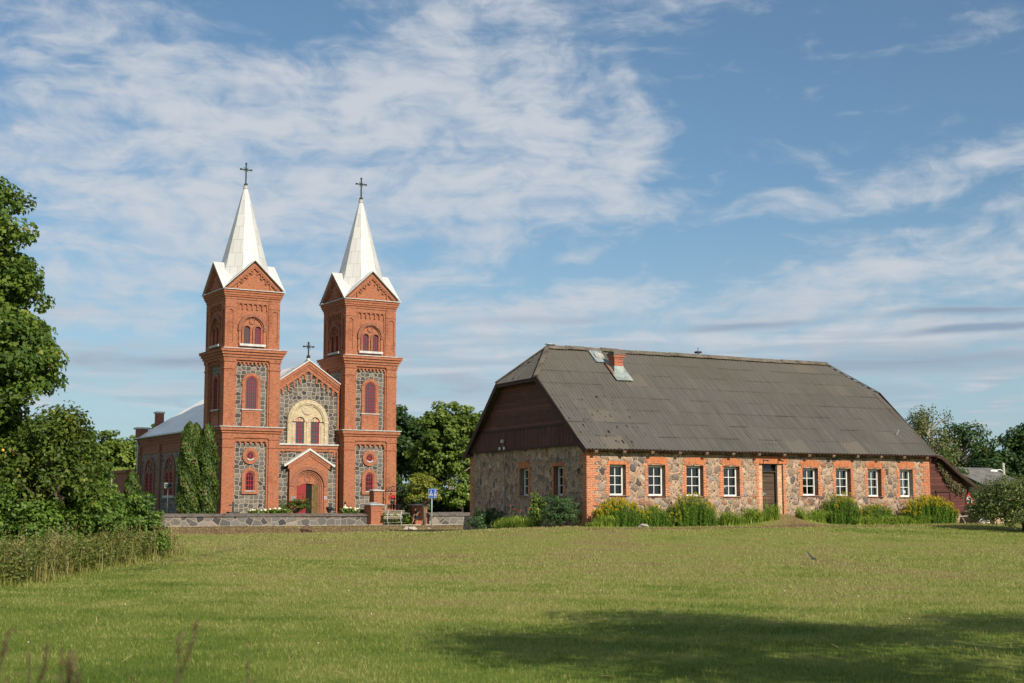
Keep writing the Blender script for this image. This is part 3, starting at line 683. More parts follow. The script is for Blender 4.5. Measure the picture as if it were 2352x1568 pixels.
# yellow brick double window
k = MB(fT); zs = 6.62
k.ring(MX, zs, 1.38, 1.68, 0, pi, 28, 0, .20, 0); k.ring(MX, zs, 1.28, 1.38, 0, pi, 28, 0, .14, 0)
k.prism([(MX-1.30, zs)]+[(MX+1.30*cos(pi-pi*i/24), zs+1.30*sin(pi-pi*i/24)) for i in range(25)], 0, .05, 0)
for s in (-1, 1):
    k.box(MX+s*1.53-.15, MX+s*1.53+.15, 0, .19, 4.90, zs-.12, 0); k.box(MX+s*1.53-.18, MX+s*1.53+.18, 0, .22, zs-.12, zs+.02, 0)
    k.box(MX+s*1.18-.20, MX+s*1.18+.20, 0, .10, 4.90, zs-.1, 0); k.box(MX+s*1.18-.09, MX+s*1.18+.09, 0, .15, 4.90, zs-.2, 0)
k.box(MX-.27, MX+.27, 0, .10, 4.90, zs, 0); k.box(MX-.10, MX+.10, 0, .15, 4.90, zs-.1, 0); k.box(MX-.13, MX+.13, 0, .18, zs-.12, zs+.0, 0)
for s in (-.63, .63):
    k.ring(MX+s, zs-.02, .37, .55, 0, pi, 16, 0, .13, 0); k.ring(MX+s, zs-.02, .37, .43, 0, pi, 16, .13, .16, 0)
k.ring(MX, 7.62, .40, .48, 0, 2*pi, 22, .04, .12, 0)
k.prism([(MX+.40*cos(2*pi*i/22), 7.62+.40*sin(2*pi*i/22)) for i in range(22)], .04, .08, 0)
yw = k.build('window_surround', [YB], church)
for s in (-.63, .63): arch_window(fT, MX+s, .37, 4.92, zs-.02, .01, 3, 5, .06, .045, GRG, REDF, church, 'facade_window')
# white roof edge and cross on the gable
k = MB(fT)
for s in (-1, 1):
    k.prism([(MX+s*2.72, gzl(MX+2.72)+.01), (MX, gzl(MX)+.01), (MX, gzl(MX)+.10), (MX+s*2.72, gzl(MX+2.72)+.10)], -.6, .34, 0)
k.lathe([(.18, 11.36), (.12, 11.55), (.05, 11.7)], MX, 0, 8, 0)
k.build('gable_coping', [WHT], church)
cross(MX, FY-.05, 11.6, 1.15, .80, church)
# ------------------------------------------------------------------ porch
PY = 1.02
pT = lambda a, d, z: (a, PY-d, z)
k = MB(pT); pc = 7.52; zs = 1.62
pg = lambda a: 4.38-abs(a-pc)*.62
# front slab with the round-headed opening
n = 14
k.box(5.94, pc-1.26, -.36, 0, -.9, 2.9, 0); k.box(pc+1.26, 9.12, -.36, 0, -.9, 2.9, 0)
for i in range(n):
    t, u = pi-pi*i/n, pi-pi*(i+1)/n; a, c = pc+1.26*cos(t), pc+1.26*cos(u)
    k.prism([(a, zs+1.26*sin(t)), (c, zs+1.26*sin(u)), (c, 2.9), (a, 2.9)], -.36, 0, 0)
k.prism([(5.94, 2.9), (9.12, 2.9), (9.12, pg(9.12)), (pc, pg(pc)), (5.94, pg(5.94))], -.36, 0, 0)
k.ring(pc, zs, 1.26, 1.52, 0, pi, 20, 0, .05, 3)
for j, (ri, ro, d) in enumerate(((1.12, 1.26, -.10), (.99, 1.12, -.18), (.88, .99, -.25))):
    k.ring(pc, zs, ri, ro, 0, pi, 18, -.36, d, 0 if j != 1 else 3)
    for s in (-1, 1): k.box(pc+s*(ri+ro)/2-(ro-ri)/2, pc+s*(ri+ro)/2+(ro-ri)/2, -.36, d, -.9, zs, 0 if j != 1 else 3)
k.prism([(pc-.88, zs+.30)]+[(pc+.88*cos(pi-pi*i/16), zs+.88*sin(pi-pi*i/16)) for i in range(2, 15)]+[(pc+.88, zs+.30)], -.36, -.29, 0)
k.ring(pc, 2.18, .20, .27, 0, 2*pi, 14, -.29, -.24, 3); k.box(pc-.72, pc-.36, -.29, -.25, 1.98, 2.04, 3); k.box(pc+.36, pc+.72, -.29, -.25, 1.98, 2.04, 3)
k.ring(pc, .35, 1.50, 1.72, radians(58), radians(122), 8, -.36, -.24, 0)
for s in (-1, 1):
    for w0, w1, d in ((.02, .20, .10), (.20, .38, .06)):
        k.prism([(pc+s*1.74, pg(pc+1.74)-w0), (pc, pg(pc)-w0), (pc, pg(pc)-w1), (pc+s*1.74, pg(pc+1.74)-w1)], 0, d, 0)
    k.box(pc+s*1.60-.14, pc+s*1.60+.14, 0, .05, 3.02, 3.16, 0)
porch = k.build('porch', [BR, STN, LED, BRD], church)
k = MB(pT)
for s in (-1, 1):
    k.prism([(pc+s*1.95, pg(pc+1.95)+.0), (pc, pg(pc)+.0), (pc, pg(pc)+.16), (pc+s*1.95, pg(pc+1.95)+.16)], -.40, .20, 0)
    k.box(min(pc+s*1.95, pc+s*2.10), max(pc+s*1.95, pc+s*2.10), -.40, .20, pg(pc+1.95)-.03, pg(pc+1.95)+.15, 0)
k.build('porch_roof', [WHT], porch)
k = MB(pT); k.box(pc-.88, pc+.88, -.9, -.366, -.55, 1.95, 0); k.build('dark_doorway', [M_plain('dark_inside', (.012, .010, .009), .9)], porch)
k = MB(pT); k.box(pc-.86, pc-.10, -.355, -.30, -.50, 1.86, 0)
for z in (-.3, .35, 1.0): k.box(pc-.78, pc-.18, -.30, -.28, z, z+.5, 0)
d = k.build('door', [M_plain('red_door', (.24, .024, .024), .5, .2)], porch); d['label'] = 'red door leaf'
k = MB(pT)
k.hull8([(pc+.50, -.355, -.5), (pc+.56, -.355, -.5), (pc+.87, -.16, -.5), (pc+.83, -.12, -.5), (pc+.50, -.355, 1.86), (pc+.56, -.355, 1.86), (pc+.87, -.16, 1.86), (pc+.83, -.12, 1.86)])
k.box(pc+.40, pc+.49, -.36, -.30, -.5, 1.86)
d = k.build('door', [M_plain('ochre_door', (.17, .11, .045), .5, .3)], porch); d['label'] = 'opened ochre wooden door leaf'
k = MB(pT); k.box(6.1, 6.5, 0, .025, .52, .85); k.build('plaque', [M_plain('grey_plaque', (.22, .24, .25), .4)], porch)
k = MB(pT); k.box(8.83, 9.0, 0, .02, .66, .86, 0); k.box(8.86, 8.97, .02, .024, .69, .83, 1); k.build('plaque', [WPVC, M_plain('blue_enamel', (.03, .12, .40), .3)], porch)
# ------------------------------------------------------------------ nave
NX0, NY1 = .80, 23.0
k = MB(); NXR = 2*MX-NX0
k.box(NX0, NXR, 4.4, NY1, -.9, 5.2, 1)
for z0, z1, o in ((4.55, 4.70, .05), (4.70, 5.30, .02), (5.30, 5.50, .08), (5.50, 5.72, .14), (5.72, 5.98, .22)):
    k.box(NX0-o, NXR+o, 4.4, NY1+o, z0, z1, 0)
k.box(NX0-.30, NXR+.30, 4.4, NY1+.30, 5.98, 6.06, 2)
pil = [(22.4, 23.0), (16.75, 17.3), (11.2, 11.75), (5.2, 5.8)]
for y0, y1 in pil: k.box(NX0-.14, NX0, y0, y1, -.9, 4.56, 0); k.box(NX0-.17, NX0, y0-.03, y1+.03, 3.9, 4.0, 0); k.box(NX0-.2, NX0+.3, y0, y1, 4.72, 5.3, 0)
for xx in (NX0, NXR-.5): k.box(xx, xx+.5, NY1, NY1+.15, -.9, 4.56, 0)
k.box(MX-4.5, MX+4.5, NY1, NY1+4.2, -.9, 3.2, 0); k.box(-1.2+NX0+.2, NX0+6, NY1+.2, NY1+5, -.9, 3.05, 0); k.box(-1.35+NX0+.2, NX0+6.1, NY1+.1, NY1+5.1, 3.05, 3.3, 0)
nT = lambda a, d, z: (NX0-d, a, z)
k.T = nT
WC = [19.85, 14.25, 8.6]
for c in WC:
    k.ring(c, 2.95, 1.12, 1.42, 0, pi, 18, 0, .12, 0)
    for s in (-1, 1): k.box(c+s*1.27-.15, c+s*1.27+.15, 0, .12, 1.0, 2.95, 0)
    k.box(c-1.42, c+1.42, 0, .16, .80, 1.0, 2)
    k.box(c-.14, c+.14, 0, .10, 1.0, 2.75, 0)
    for s in (-.56, .56):
        k.ring(c+s, 2.6, .40, .56, 0, pi, 12, 0, .10, 0)
    k.prism([(c+.26*cos(2*pi*i/16), 3.62+.26*sin(2*pi*i/16)) for i in range(16)], 0, .03, 3); k.ring(c, 3.62, .26, .38, 0, 2*pi, 16, 0, .09, 0)
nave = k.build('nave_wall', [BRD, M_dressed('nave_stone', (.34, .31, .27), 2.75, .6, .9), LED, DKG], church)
for c in WC:
    for s in (-.56, .56): arch_window(nT, c+s, .40, 1.02, 2.6, .01, 3, 5, .08, .05, GRG, REDF, nave, 'nave_window')
k = MB(); o = .34; ry1, rz = 17.2, 11.1; z0 = 6.06
A_, B_, C_, D_ = (NX0-o, 4.6, z0), (NX0-o, NY1+o, z0), (NXR+o, NY1+o, z0), (NXR+o, 4.6, z0)
R0, R1 = (MX, 4.6, rz), (MX, ry1, rz)
F0 = [(MX-2.3, 1.5, 9.55), (MX, 1.5, 11.1), (MX+2.3, 1.5, 9.55)]
k.face([A_, B_, R1, R0]); k.face([B_, C_, R1]); k.face([C_, D_, R0, R1]); k.face([A_, R0, D_])
sl_ = lambda dx: rz-dx*(rz-z0)/(MX-NX0+o)
for s in (-1, 1): k.face([(MX, 1.3, rz), (MX, 4.7, rz), (MX+s*3.4, 4.7, sl_(3.4)), (MX+s*3.4, 1.9, sl_(3.4)), (MX+s*2.3, 1.9, sl_(2.3)), (MX+s*2.3, 1.3, sl_(2.3))])
nr = k.build('nave_roof', [GRM], church)
k = MB(); k.bar((NX0-o-.05, 4.6, z0-.02), (NX0-o-.05, NY1+o, z0-.02), .12, .10); k.tube([(NX0-.25, NY1+.05, z0-.1), (NX0-.22, NY1-.05, 5.2), (NX0-.22, NY1-.08, -.5)], .09, 8)
k.build('gutter', [GALV], nr)
k = MB(); cxx, cyy = 2.25, 22.4
k.box(cxx-.32, cxx+.32, cyy-.32, cyy+.32, 6.3, 8.25); k.box(cxx-.42, cxx+.42, cyy-.42, cyy+.42, 8.25, 8.40, 1)
k.build('chimney', [BRD, LED], nr)
k = MB(); k.box(NX0-.35, NX0+.55, NY1-.4, NY1+.4, 6.06, 6.85); k.box(NX0-.5, NX0+.7, NY1-.55, NY1+.55, 6.85, 7.0, 1); k.build('corner_pier', [BRD, LED], nr)
# ================================================================== stone barn
barn = thing('stone_barn', 'long low fieldstone barn with grey corrugated half-hipped roof and white windows', 'barn', BO[0], BO[1], -1.3, BY, shift=True)
WU0, WU1, WV0, WV1 = .28, 19.17, .40, 12.25
WZ0, WZ1 = -2.0, 2.55
WINS = [(1.39, 2.20, .53, 1.84), (3.32, 4.19, .52, 1.84), (5.28, 6.17, .51, 1.84), (7.24, 8.11, .51, 1.83), (11.59, 12.48, .56, 1.81), (13.51, 14.38, .55, 1.81), (15.40, 16.20, .53, 1.81), (17.33, 18.13, .52, 1.82)]
DOOR = (9.16, 10.50, -.30, 1.98)
SWINS = [(5.88, 6.76, .55, 1.80), (2.52, 3.40, .54, 1.82)]
RV = .30
def wall_with_holes(k, T, a0, a1, z0, z1, holes, depth, m=0, mr=0, step=None):
    k.T = T
    xs = sorted(set([a0, a1]+[h[0] for h in holes]+[h[1] for h in holes])); zs = sorted(set([z0, z1]+[h[2] for h in holes]+[h[3] for h in holes]))
    for i in range(len(xs)-1):
        for j in range(len(zs)-1):
            cx, cz = (xs[i]+xs[i+1])/2, (zs[j]+zs[j+1])/2
            if any(h[0] < cx < h[1] and h[2] < cz < h[3] for h in holes): continue
            k.face([(xs[i], 0, zs[j]), (xs[i+1], 0, zs[j]), (xs[i+1], 0, zs[j+1]), (xs[i], 0, zs[j+1])], m)
            k.face([(xs[i], -.55, zs[j]), (xs[i+1], -.55, zs[j]), (xs[i+1], -.55, zs[j+1]), (xs[i], -.55, zs[j+1])], 2)
    for h in holes:
        x0, x1, h0, h1 = h[:4]
        for q in ([(x0, 0, h0), (x0, 0, h1), (x0, -depth, h1), (x0, -depth, h0)], [(x1, 0, h0), (x1, 0, h1), (x1, -depth, h1), (x1, -depth, h0)], [(x0, 0, h1), (x1, 0, h1), (x1, -depth, h1), (x0, -depth, h1)], [(x0, 0, h0), (x1, 0, h0), (x1, -depth, h0), (x0, -depth, h0)]): k.face(q, mr)
        for q in ([(x0, -depth, h0), (x0, -depth, h1), (x0, -.55, h1), (x0, -.55, h0)], [(x1, -depth, h0), (x1, -depth, h1), (x1, -.55, h1), (x1, -.55, h0)], [(x0, -depth, h1), (x1, -depth, h1), (x1, -.55, h1), (x0, -.55, h1)], [(x0, -depth, h0), (x1, -depth, h0), (x1, -.55, h0), (x0, -.55, h0)]): k.face(q, 2)
fB = lambda a, d, z: (a, WV0-d, z)
sB = lambda a, d, z: (WU0-d, a, z)
k = MB()
wall_with_holes(k, fB, WU0, WU1, WZ0, WZ1, WINS+[DOOR], RV, 0, 1)
wall_with_holes(k, sB, WV0, WV1, WZ0, 2.72, SWINS, RV, 0, 1)
k.T = None
k.face([(WU1, WV0, WZ0), (WU1, WV1, WZ0), (WU1, WV1, 2.7), (WU1, WV0, 2.7)]); k.face([(WU0, WV1, WZ0), (WU1, WV1, WZ0), (WU1, WV1, 2.7), (WU0, WV1, 2.7)])
k.face([(WU0+.56, WV0+.56, -.35), (WU1-.02, WV0+.56, -.35), (WU1-.02, WV1-.02, -.35), (WU0+.56, WV1-.02, -.35)], 2)
k.face([(WU0+.56, 4.2, -.35), (WU1-.02, 4.2, -.35), (WU1-.02, 4.2, 2.6), (WU0+.56, 4.2, 2.6)], 2)
k.face([(WU0+.02, WV0+.02, 2.45), (WU1-.02, WV0+.02, 2.45), (WU1-.02, WV1-.02, 2.45), (WU0+.02, WV1-.02, 2.45)], 2)
PLAST = M_plain('reveal_plaster', (.28, .24, .20), .9, .3, 4)
wall = k.build('wall', [FLD, PLAST, DARKIN], barn, recalc=False)
# battered foot at the rear left corner, rough stones
k = MB(); rr = random.Random(4)
k.hull8([(.02, 11.2, -2), (.8, 11.2, -2), (.8, 12.75, -2), (-.02, 12.75, -2), (.18, 11.3, -.48), (.8, 11.3, -.48), (.8, 12.55, -.42), (.12, 12.60, -.42)])
k.build('wall_foot', [FLD], wall)
# brick quoins and window dressings
k = MB(); k2 = MB(); k3 = MB(); rr = random.Random(8); P_ = .016
z = -1.3; i = 0
while z < 2.35:
    h = .155; L1 = (.34, .60)[i % 2]+rr.uniform(-.05, .05); L2 = (.62, .36)[i % 2]+rr.uniform(-.05, .05)
    k.box(WU0-P_, WU0+L1, WV0-P_, WV0+.05, z, z+h+.002); k.box(WU0-P_+.001, WU0+.05, WV0+.05, WV0+L2*.8, z, z+h+.002)
    k2.box(WU1-L1*.95, WU1+P_, WV0-P_-.001, WV0+.05, z, z+h+.002)
    if z > -.45: k3.box(WU0-P_, WU0+.05, WV1-L2*.7, WV1+P_, z, z+h+.002)
    z += h+.001; i += 1
for q in (k, k2, k3): q.build('quoin', [BRB], wall)
for n_, (x0, x1, h0, h1) in enumerate(WINS):
    k = MB(fB); z = h0-.02
    while z < h1:
        for s, e in ((x0, -1), (x1, 1)):
            w = .14+rr.choice((0, 0, .05, .11))+rr.uniform(0, .02)
            a, c = (s-w, s) if e < 0 else (s, s+w)
            k.box(a, c, -RV+.02, P_, z, min(z+.155, h1), 0)
        z += .156
    lo = h1; top = .16 if n_ == 0 else .37; ov = .10 if n_ == 0 else .14
    if n_ == 0: k.box(x0-ov, x1+ov, -RV+.02, P_+.003, lo, lo+top, 1)
    else:
        mid = (x0+x1)/2; hw = (x1-x0)/2; q = 6
        lowz = lambda t: lo+.07*(1-t*t); upz = lambda t: lo+.28+.10*(1-t*t)
        for j in range(q):
            t, u = -1+2*j/q, -1+2*(j+1)/q
            k.prism([(mid+t*hw*1.04, lowz(t)), (mid+u*hw*1.04, lowz(u)), (mid+u*(hw+.17), upz(u)), (mid+t*(hw+.17), upz(t))], -RV+.02, P_+.003, 1)
        k.box(x0-.02, x1+.02, -RV+.02, -.02, lo-.002, lo+.08, 1)
    k.build('window_surround', [BRB, BRV], wall)
for (x0, x1, h0, h1) in [DOOR]:
    k = MB(fB); k.box(x0-.28, x1+.28, -RV, P_+.004, h1, h1+.33, 1)
    z = -.75
    while z < h1:
        for s, e in ((x0, -1), (x1, 1)):
            w = .11+rr.choice((0, .05)); a, c = (s-w, s) if e < 0 else (s, s+w)
            k.box(a, c, -RV+.02, P_, z, min(z+.155, h1), 0)
        z += .156
    k.build('door_surround', [BRB, BRV], wall)
for (y0, y1, h0, h1) in SWINS:
    k = MB(sB); z = h0-.02
    while z < h1:
        for s, e in ((y0, -1), (y1, 1)):
            w = .13+rr.choice((0, .06)); a, c = (s-w, s) if e < 0 else (s, s+w)
            k.box(a, c, -RV+.02, P_, z, min(z+.155, h1), 0)
        z += .156
    k.box(y0-.10, y1+.10, -RV+.02, P_+.003, h1, h1+(.32 if y0 > 5 else .15), 1)
    k.build('window_surround', [BRB, BRV], wall)
def barn_window(T, x0, x1, z0, z1, parent, name='window'):
    k = MB(T); f = .070; d0, d1 = -RV+.0, -RV+.07
    zt = z1-.02
    k.box(x0, x1, d0, d1, z0, z0+f); k.box(x0, x1, d0, d1, zt-f, zt); k.box(x0, x0+f, d0, d1, z0+f, zt-f); k.box(x1-f, x1, d0, d1, z0+f, zt-f)
    g0, g1 = x0+f, x1-f; h0, h1 = z0+f, zt-f
    for a, c in ((g0, g0+.022), (g1-.022, g1)): k.box(a, c, d0+.01, d1+.02, h0, h1)
    k.box((g0+g1)/2-.014, (g0+g1)/2+.014, d0+.02, d1-.01, h0, h1)
    for i in (1, 2):
        z = h0+(h1-h0)*i/3; k.box(g0, g1, d0+.022, d1-.012, z-.013, z+.013)
    w = k.build(name, [WPVC], parent)
    k = MB(T); k.box(g0, g1, d0+.03, d0+.04, h0, h1); k.build('glass', [PANE], w)
    k = MB(T); k.hull8([(x0-.03, .05, z0-.055), (x1+.03, .05, z0-.055), (x1+.03, -RV+.01, z0-.02), (x0-.03, -RV+.01, z0-.02), (x0-.03, .05, z0-.035), (x1+.03, .05, z0-.035), (x1+.03, -RV+.01, z0), (x0-.03, -RV+.01, z0)])
    k.build('sill', [BURG], w)
for w in WINS: barn_window(fB, *w, barn)
for w in SWINS: barn_window(sB, *w, barn)
# door with brick lined jambs and a strip of glass above
k = MB(fB); k.box(9.16, 9.42, -RV-.2, -.10, -.75, 1.97); k.box(10.24, 10.50, -RV-.2, -.08, -.75, 1.97)
jamb = k.build('door_jamb', [M_brick('limewashed_brick', (.52, .36, .22), (.50, .20, .10), (.50, .42, .32), pale=.8)], barn)
k = MB(fB); k.box(9.42, 9.47, -.34, -.14, -.3, 1.96, 1); k.box(10.19, 10.24, -.34, -.14, -.3, 1.96, 1); k.box(9.42, 10.24, -.34, -.14, 1.96, 1.985, 1); k.box(9.47, 10.19, -.34, -.14, 1.60, 1.66, 1); k.box(9.47, 10.19, -.31, -.30, 1.66, 1.96, 2)
k.box(9.47, 10.19, -.30, -.25, -.26, 1.60, 0)
zz_ = [-.26, .02, .30, .58, .86, 1.12, 1.40, 1.6]
for a, c in zip(zz_, zz_[1:]): k.box(9.54, 10.12, -.25, -.23, a+.03, c-.03, 0)
dr_ = k.build('door', [OLDW, M_plain('door_frame_wood', (.050, .034, .026), .8, .4, 6), DKG], barn)
k = MB(fB); k.box(9.52, 9.56, -.23, -.19, .55, .70); k.box(9.52, 9.66, -.19, -.17, .61, .635); k.build('handle', [GALV], dr_)
k = MB(fB); k.box(9.0, 10.7, -.1, .75, -.9, -.40); k.box(9.2, 10.5, -.1, .35, -.4, -.28); k.build('doorstep', [M_plain('step_stone', (.22, .17, .12), .95, .4, 5)], barn)
k = MB(fB); 
for x in (9.40, 10.22): k.bar((x, .02, 2.16), (x+.30, .06, 2.12), .03); k.bar((x, .03, 2.0), (x, .03, 2.17), .03)
k.tube([(x_, .035, 2.36+.03*sin(x_*2.1)-.04*(x_ > 6)) for x_ in np.linspace(.3, 19, 60)], .012, 5)
k.build('cable', [M_plain('dark_cable', (.05, .04, .035), .7)], wall)
# ---- roof: corrugated sheets in overlapping rows
SL = sqrt((BW_/2)**2+RH**2); HS = HH/RH*SL
def corrugated(lo, hi_, org, eu, es, S, nrow=8, step=None, wave=.178):
    """sheet between s-dependent limits lo(s)..hi_(s) along eu, rising along es"""
    step = step or wave/8; eu = np.array(eu); es = np.array(es); nrm = np.cross(eu, es); org = np.array(org)
    V = []; Fc = []; UV = []
    amin = min(lo(s) for s in np.linspace(0, S, 50)); amax = max(hi_(s) for s in np.linspace(0, S, 50))
    cols = np.arange(amin, amax+step, step); base = 0; rh_ = S/nrow
    rg_ = np.random.default_rng(3)
    for r in range(nrow):
        sub = 6
        jit = rg_.uniform(-.012, .012, len(cols)//48+2)
        for q in range(sub):
            vs = []
            for e in (0, 1):
                s = rh_*(r+(q+e)/sub); f = (q+e)/sub
                sd = s-(.06 if q+e == 0 and r > 0 else 0)
                u = np.clip(cols, lo(s), hi_(s))
                off = .021*np.cos(2*pi*u/wave)+.011*(1-f)+jit[(np.arange(len(cols))//48)]
                vs.append((u, sd, off))
            n = len(cols)
            for u, sd, off in vs:
                V.append(org+np.outer(u, eu)+sd*es+np.outer(off, nrm)); UV.append(np.stack([u, np.full(n, max(sd, .0)+.001)], -1))
            i = np.arange(n-1); keep = ((vs[0][0][1:]-vs[0][0][:-1])+(vs[1][0][1:]-vs[1][0][:-1])) > 1e-4
            Fc.append((np.stack([base+i, base+i+1, base+n+i+1, base+n+i], -1))[keep]); base += 2*n
    return np.concatenate(V), np.concatenate(Fc), np.concatenate(UV)
def lin(s, pts):
    for (a, x), (c, y) in zip(pts, pts[1:]):
        if s <= c: return x+(y-x)*(s-a)/(c-a)
    return pts[-1][1]
es_f = np.array([0, BW_/2, RH])/SL; es_b = np.array([0, -BW_/2, RH])/SL
ptsL = [(0, 0.0), (HS, HOV), (SL, HI)]; ptsR = [(0, BL_), (HS, BL_-HOV), (SL, BL_-HI)]
parts_ = [corrugated(lambda s: lin(s, ptsL), lambda s: lin(s, ptsR), (0, 0, EV), (1, 0, 0), es_f, SL),
          corrugated(lambda s: -lin(s, ptsR), lambda s: -lin(s, ptsL), (0, BW_, EV), (-1, 0, 0), es_b, SL)]
kk = HH/RH*BW_/2; zh = EV+HH; hv = np.array([HI-HOV, 0, RH-HH]); hl = np.linalg.norm(hv)
parts_.append(corrugated(lambda s: -(BW_-kk)+s/hl*(BW_/2-kk), lambda s: -kk-s/hl*(BW_/2-kk), (HOV-.05, 0, zh-.03), (0, -1, 0), hv/hl, hl, 2))
hv2 = np.array([-(HI-HOV), 0, RH-HH])
parts_.append(corrugated(lambda s: kk+s/hl*(BW_/2-kk), lambda s: BW_-kk-s/hl*(BW_/2-kk), (BL_-HOV+.05, 0, zh-.03), (0, 1, 0), hv2/hl, hl, 2))
V, Fc, U = [], [], []; o_ = 0
for a, c, d in parts_: V.append(a); Fc.append(c+o_); U.append(d); o_ += len(a)
V = np.concatenate(V)
def sag(u, v, z): return (-.045*np.sin(pi*np.clip(u/BL_, 0, 1))-.10*np.clip((u-4)/(BL_-4), 0, 1)+.022*vnoise(u*.5, v*.4+3, 2))*np.clip((z-EV)/RH, 0, 1)
V[:, 2] += sag(V[:, 0], V[:, 1], V[:, 2])
V = V-np.array([0, 0, -1.3])
roof = raw_mesh('roof', V, np.concatenate(Fc), [CORR], barn, uv=np.concatenate(U)); ZB[roof.name] = -1.3
# ridge and hip caps
k = MB(); A0, A1 = (HI, BW_/2, EV+RH+.03), (BL_-HI, BW_/2, EV+RH+.0)
nseg = 17
for i in range(nseg):
    a = HI-.05+(BL_-2*HI+.1)*i/nseg; c = a+(BL_-2*HI)/nseg+.05; j = rr.uniform(-.012, .02)
    for s in (-1, 1):
        k.hull8([(a, BW_/2, EV+RH+.085+j), (c, BW_/2, EV+RH+.075+j), (c, BW_/2+s*.22, EV+RH-.10+j), (a, BW_/2+s*.22, EV+RH-.09+j), (a, BW_/2, EV+RH+.105+j), (c, BW_/2, EV+RH+.095+j), (c, BW_/2+s*.23, EV+RH-.085+j), (a, BW_/2+s*.23, EV+RH-.075+j)])
for ux, sg in ((HI, -1), (BL_-HI, 1)):
    hx = HOV if sg < 0 else BL_-HOV
    for vv_ in (kk, BW_-kk): k.bar((ux, BW_/2, EV+RH+.05), (hx, vv_, zh+.05), .20, .06)
k.v = [(a, d, z+float(sag(a, d, z))) for a, d, z in k.v]
k.build('ridge_cap', [M_plain('ridge_sheet', (.135, .115, .088), .95, .5, 2.5)], roof)
k = MB(); x = HI-.05; k.box(x-.05, x+.45, BW_/2-.14, BW_/2+.14, EV+RH+.10, EV+RH+.125); k.build('ridge_end_cap', [GALV], roof)
# eave boards, verge boards, rafter ends
k = MB()
k.hull8([(0, .02, EV-.055), (BL_, .02, EV-.055), (BL_, .62, EV+.41), (0, .62, EV+.41), (0, .0, EV-.03), (BL_, .0, EV-.03), (BL_, .60, EV+.44), (0, .60, EV+.44)])
def verge(p, q, w=.05, h=.24): k.bar(p, q, w, h)
for x, hx in ((.02, HOV+.02), (BL_-.02, BL_-HOV-.02)):
    verge((x, 0.05, EV-.12), (hx, kk, zh-.12)); verge((x, BW_-.05, EV-.12), (hx, BW_-kk, zh-.12))
    k.box(hx-.03, hx+.03, kk, BW_-kk, zh-.19, zh-.035)
k.build('verge_board', [TRIM], roof)
RAFT = M_plain('rafter_wood', (.24, .17, .12), .9, .4, 6); u = .55
while u < BL_-.2:
    k = MB(); k.bar((u, .03, EV-.13), (u, .5, EV+.24), .15, .10); u += 1.40; k.build('rafter_end', [RAFT], roof)
k = MB(); k.box(.05, .35, BW_-.7, BW_+.1, 2.52, 2.66); k.build('beam_end', [TRIM], roof)
# gables of boards
def gable(uo, sg, name):
    k = MB(); slope = lambda z: (z-EV)/RH*BW_/2
    def band(z0, z1, d, m):
        a0, a1 = max(slope(z0), .45)+.06, max(slope(z1), .45)+.06
        P = [(a0, z0), (BW_-a0, z0), (BW_-a1, z1), (a1, z1)]
        k.T = lambda a, dd, z: (uo+sg*dd, a, z); k.prism(P, -.04, d, m)
    band(2.70, 3.63, .03, 1); band(3.64, zh-.10, .0, 0)
    band(3.60, 3.67, .065, 2); band(2.66, 2.73, .06, 2)
    return k.build(name, [PLH, PLV, TRIM], barn)
gl = gable(.20, -1, 'gable'); gable(BL_-.20, 1, 'gable')
k = MB(lambda a, d, z: (.20-d, a, z)); k.box(8.15, 8.30, .05, .16, 3.05, 3.20, 0); k.box(8.50, 8.57, .06, .13, 2.72, 2.86, 1); k.box(8.02, 8.09, .06, .13, 2.72, 2.86, 1)
k.tube([(8.22, .07, 3.1), (8.20, .08, 2.3), (8.12, .02, 1.6), (8.10, .02, .2), (8.06, .02, -1.1)], .022, 6, 2); k.tube([(8.2, .07, 2.35), (4.0, .02, 2.05), (.4, .02, 2.2)], .012, 5, 2)
k.build('junction_box', [M_plain('box_grey', (.45, .43, .36), .5), WPVC, M_plain('grey_cable', (.16, .15, .14), .6)], gl)
# ---- chimney with metal skirt, roof patch
def onroof(u, v, h=0.0): return (u-0, v-h*RH/SL, EV+v/BW_*2*RH+h*BW_/2/SL)
k = MB(); cu, cv = 4.42, 4.90; cz = EV+cv/BW_*2*RH
k.box(cu-.235, cu+.235, cv-.235, cv+.235, cz-.6, 7.04); k.box(cu-.27, cu+.27, cv-.27, cv+.27, 6.92, 7.00); k.box(cu-.31, cu+.31, cv-.31, cv+.31, 7.00, 7.10); k.box(cu-.335, cu+.335, cv-.335, cv+.335, 7.10, 7.17, 1); k.box(cu-.275, cu+.275, cv-.275, cv+.275, 7.17, 7.23, 1)
chim = k.build('chimney', [M_brick('chimney_brick', (.40, .10, .05), (.27, .07, .04), (.34, .25, .2)), CAPS], barn)
k = MB(); k.hull8([(cu-.335, cv-.35, cz-.65), (cu+.335, cv-.35, cz-.65), (cu+.335, cv+.35, cz-.4), (cu-.335, cv+.35, cz-.4), (cu-.25, cv-.25, 6.58), (cu+.25, cv-.25, 6.58), (cu+.25, cv+.25, 6.66), (cu-.25, cv+.25, 6.66)])
k.hull8([onroof(cu-.42, 4.18, .05), onroof(cu+.47, 4.18, .05), onroof(cu+.47, 5.5, .05), onroof(cu-.42, 5.5, .05), onroof(cu-.42, 4.18, .075), onroof(cu+.47, 4.18, .075), onroof(cu+.47, 5.5, .075), onroof(cu-.42, 5.5, .075)])
k.hull8([onroof(cu-.43, 4.6, .078), onroof(cu-.335, 4.5, .078), onroof(cu-.335, 5.2, .078), onroof(cu-.43, 5.3, .078), onroof(cu-.43, 4.6, .085), onroof(cu-.335, 4.5, .085), onroof(cu-.335, 5.2, .085), onroof(cu-.43, 5.3, .085)], 1)
k.build('flashing', [M_plain('zinc_flashing', (.27, .31, .30), .6, .4, 3, .1), RUST], chim)
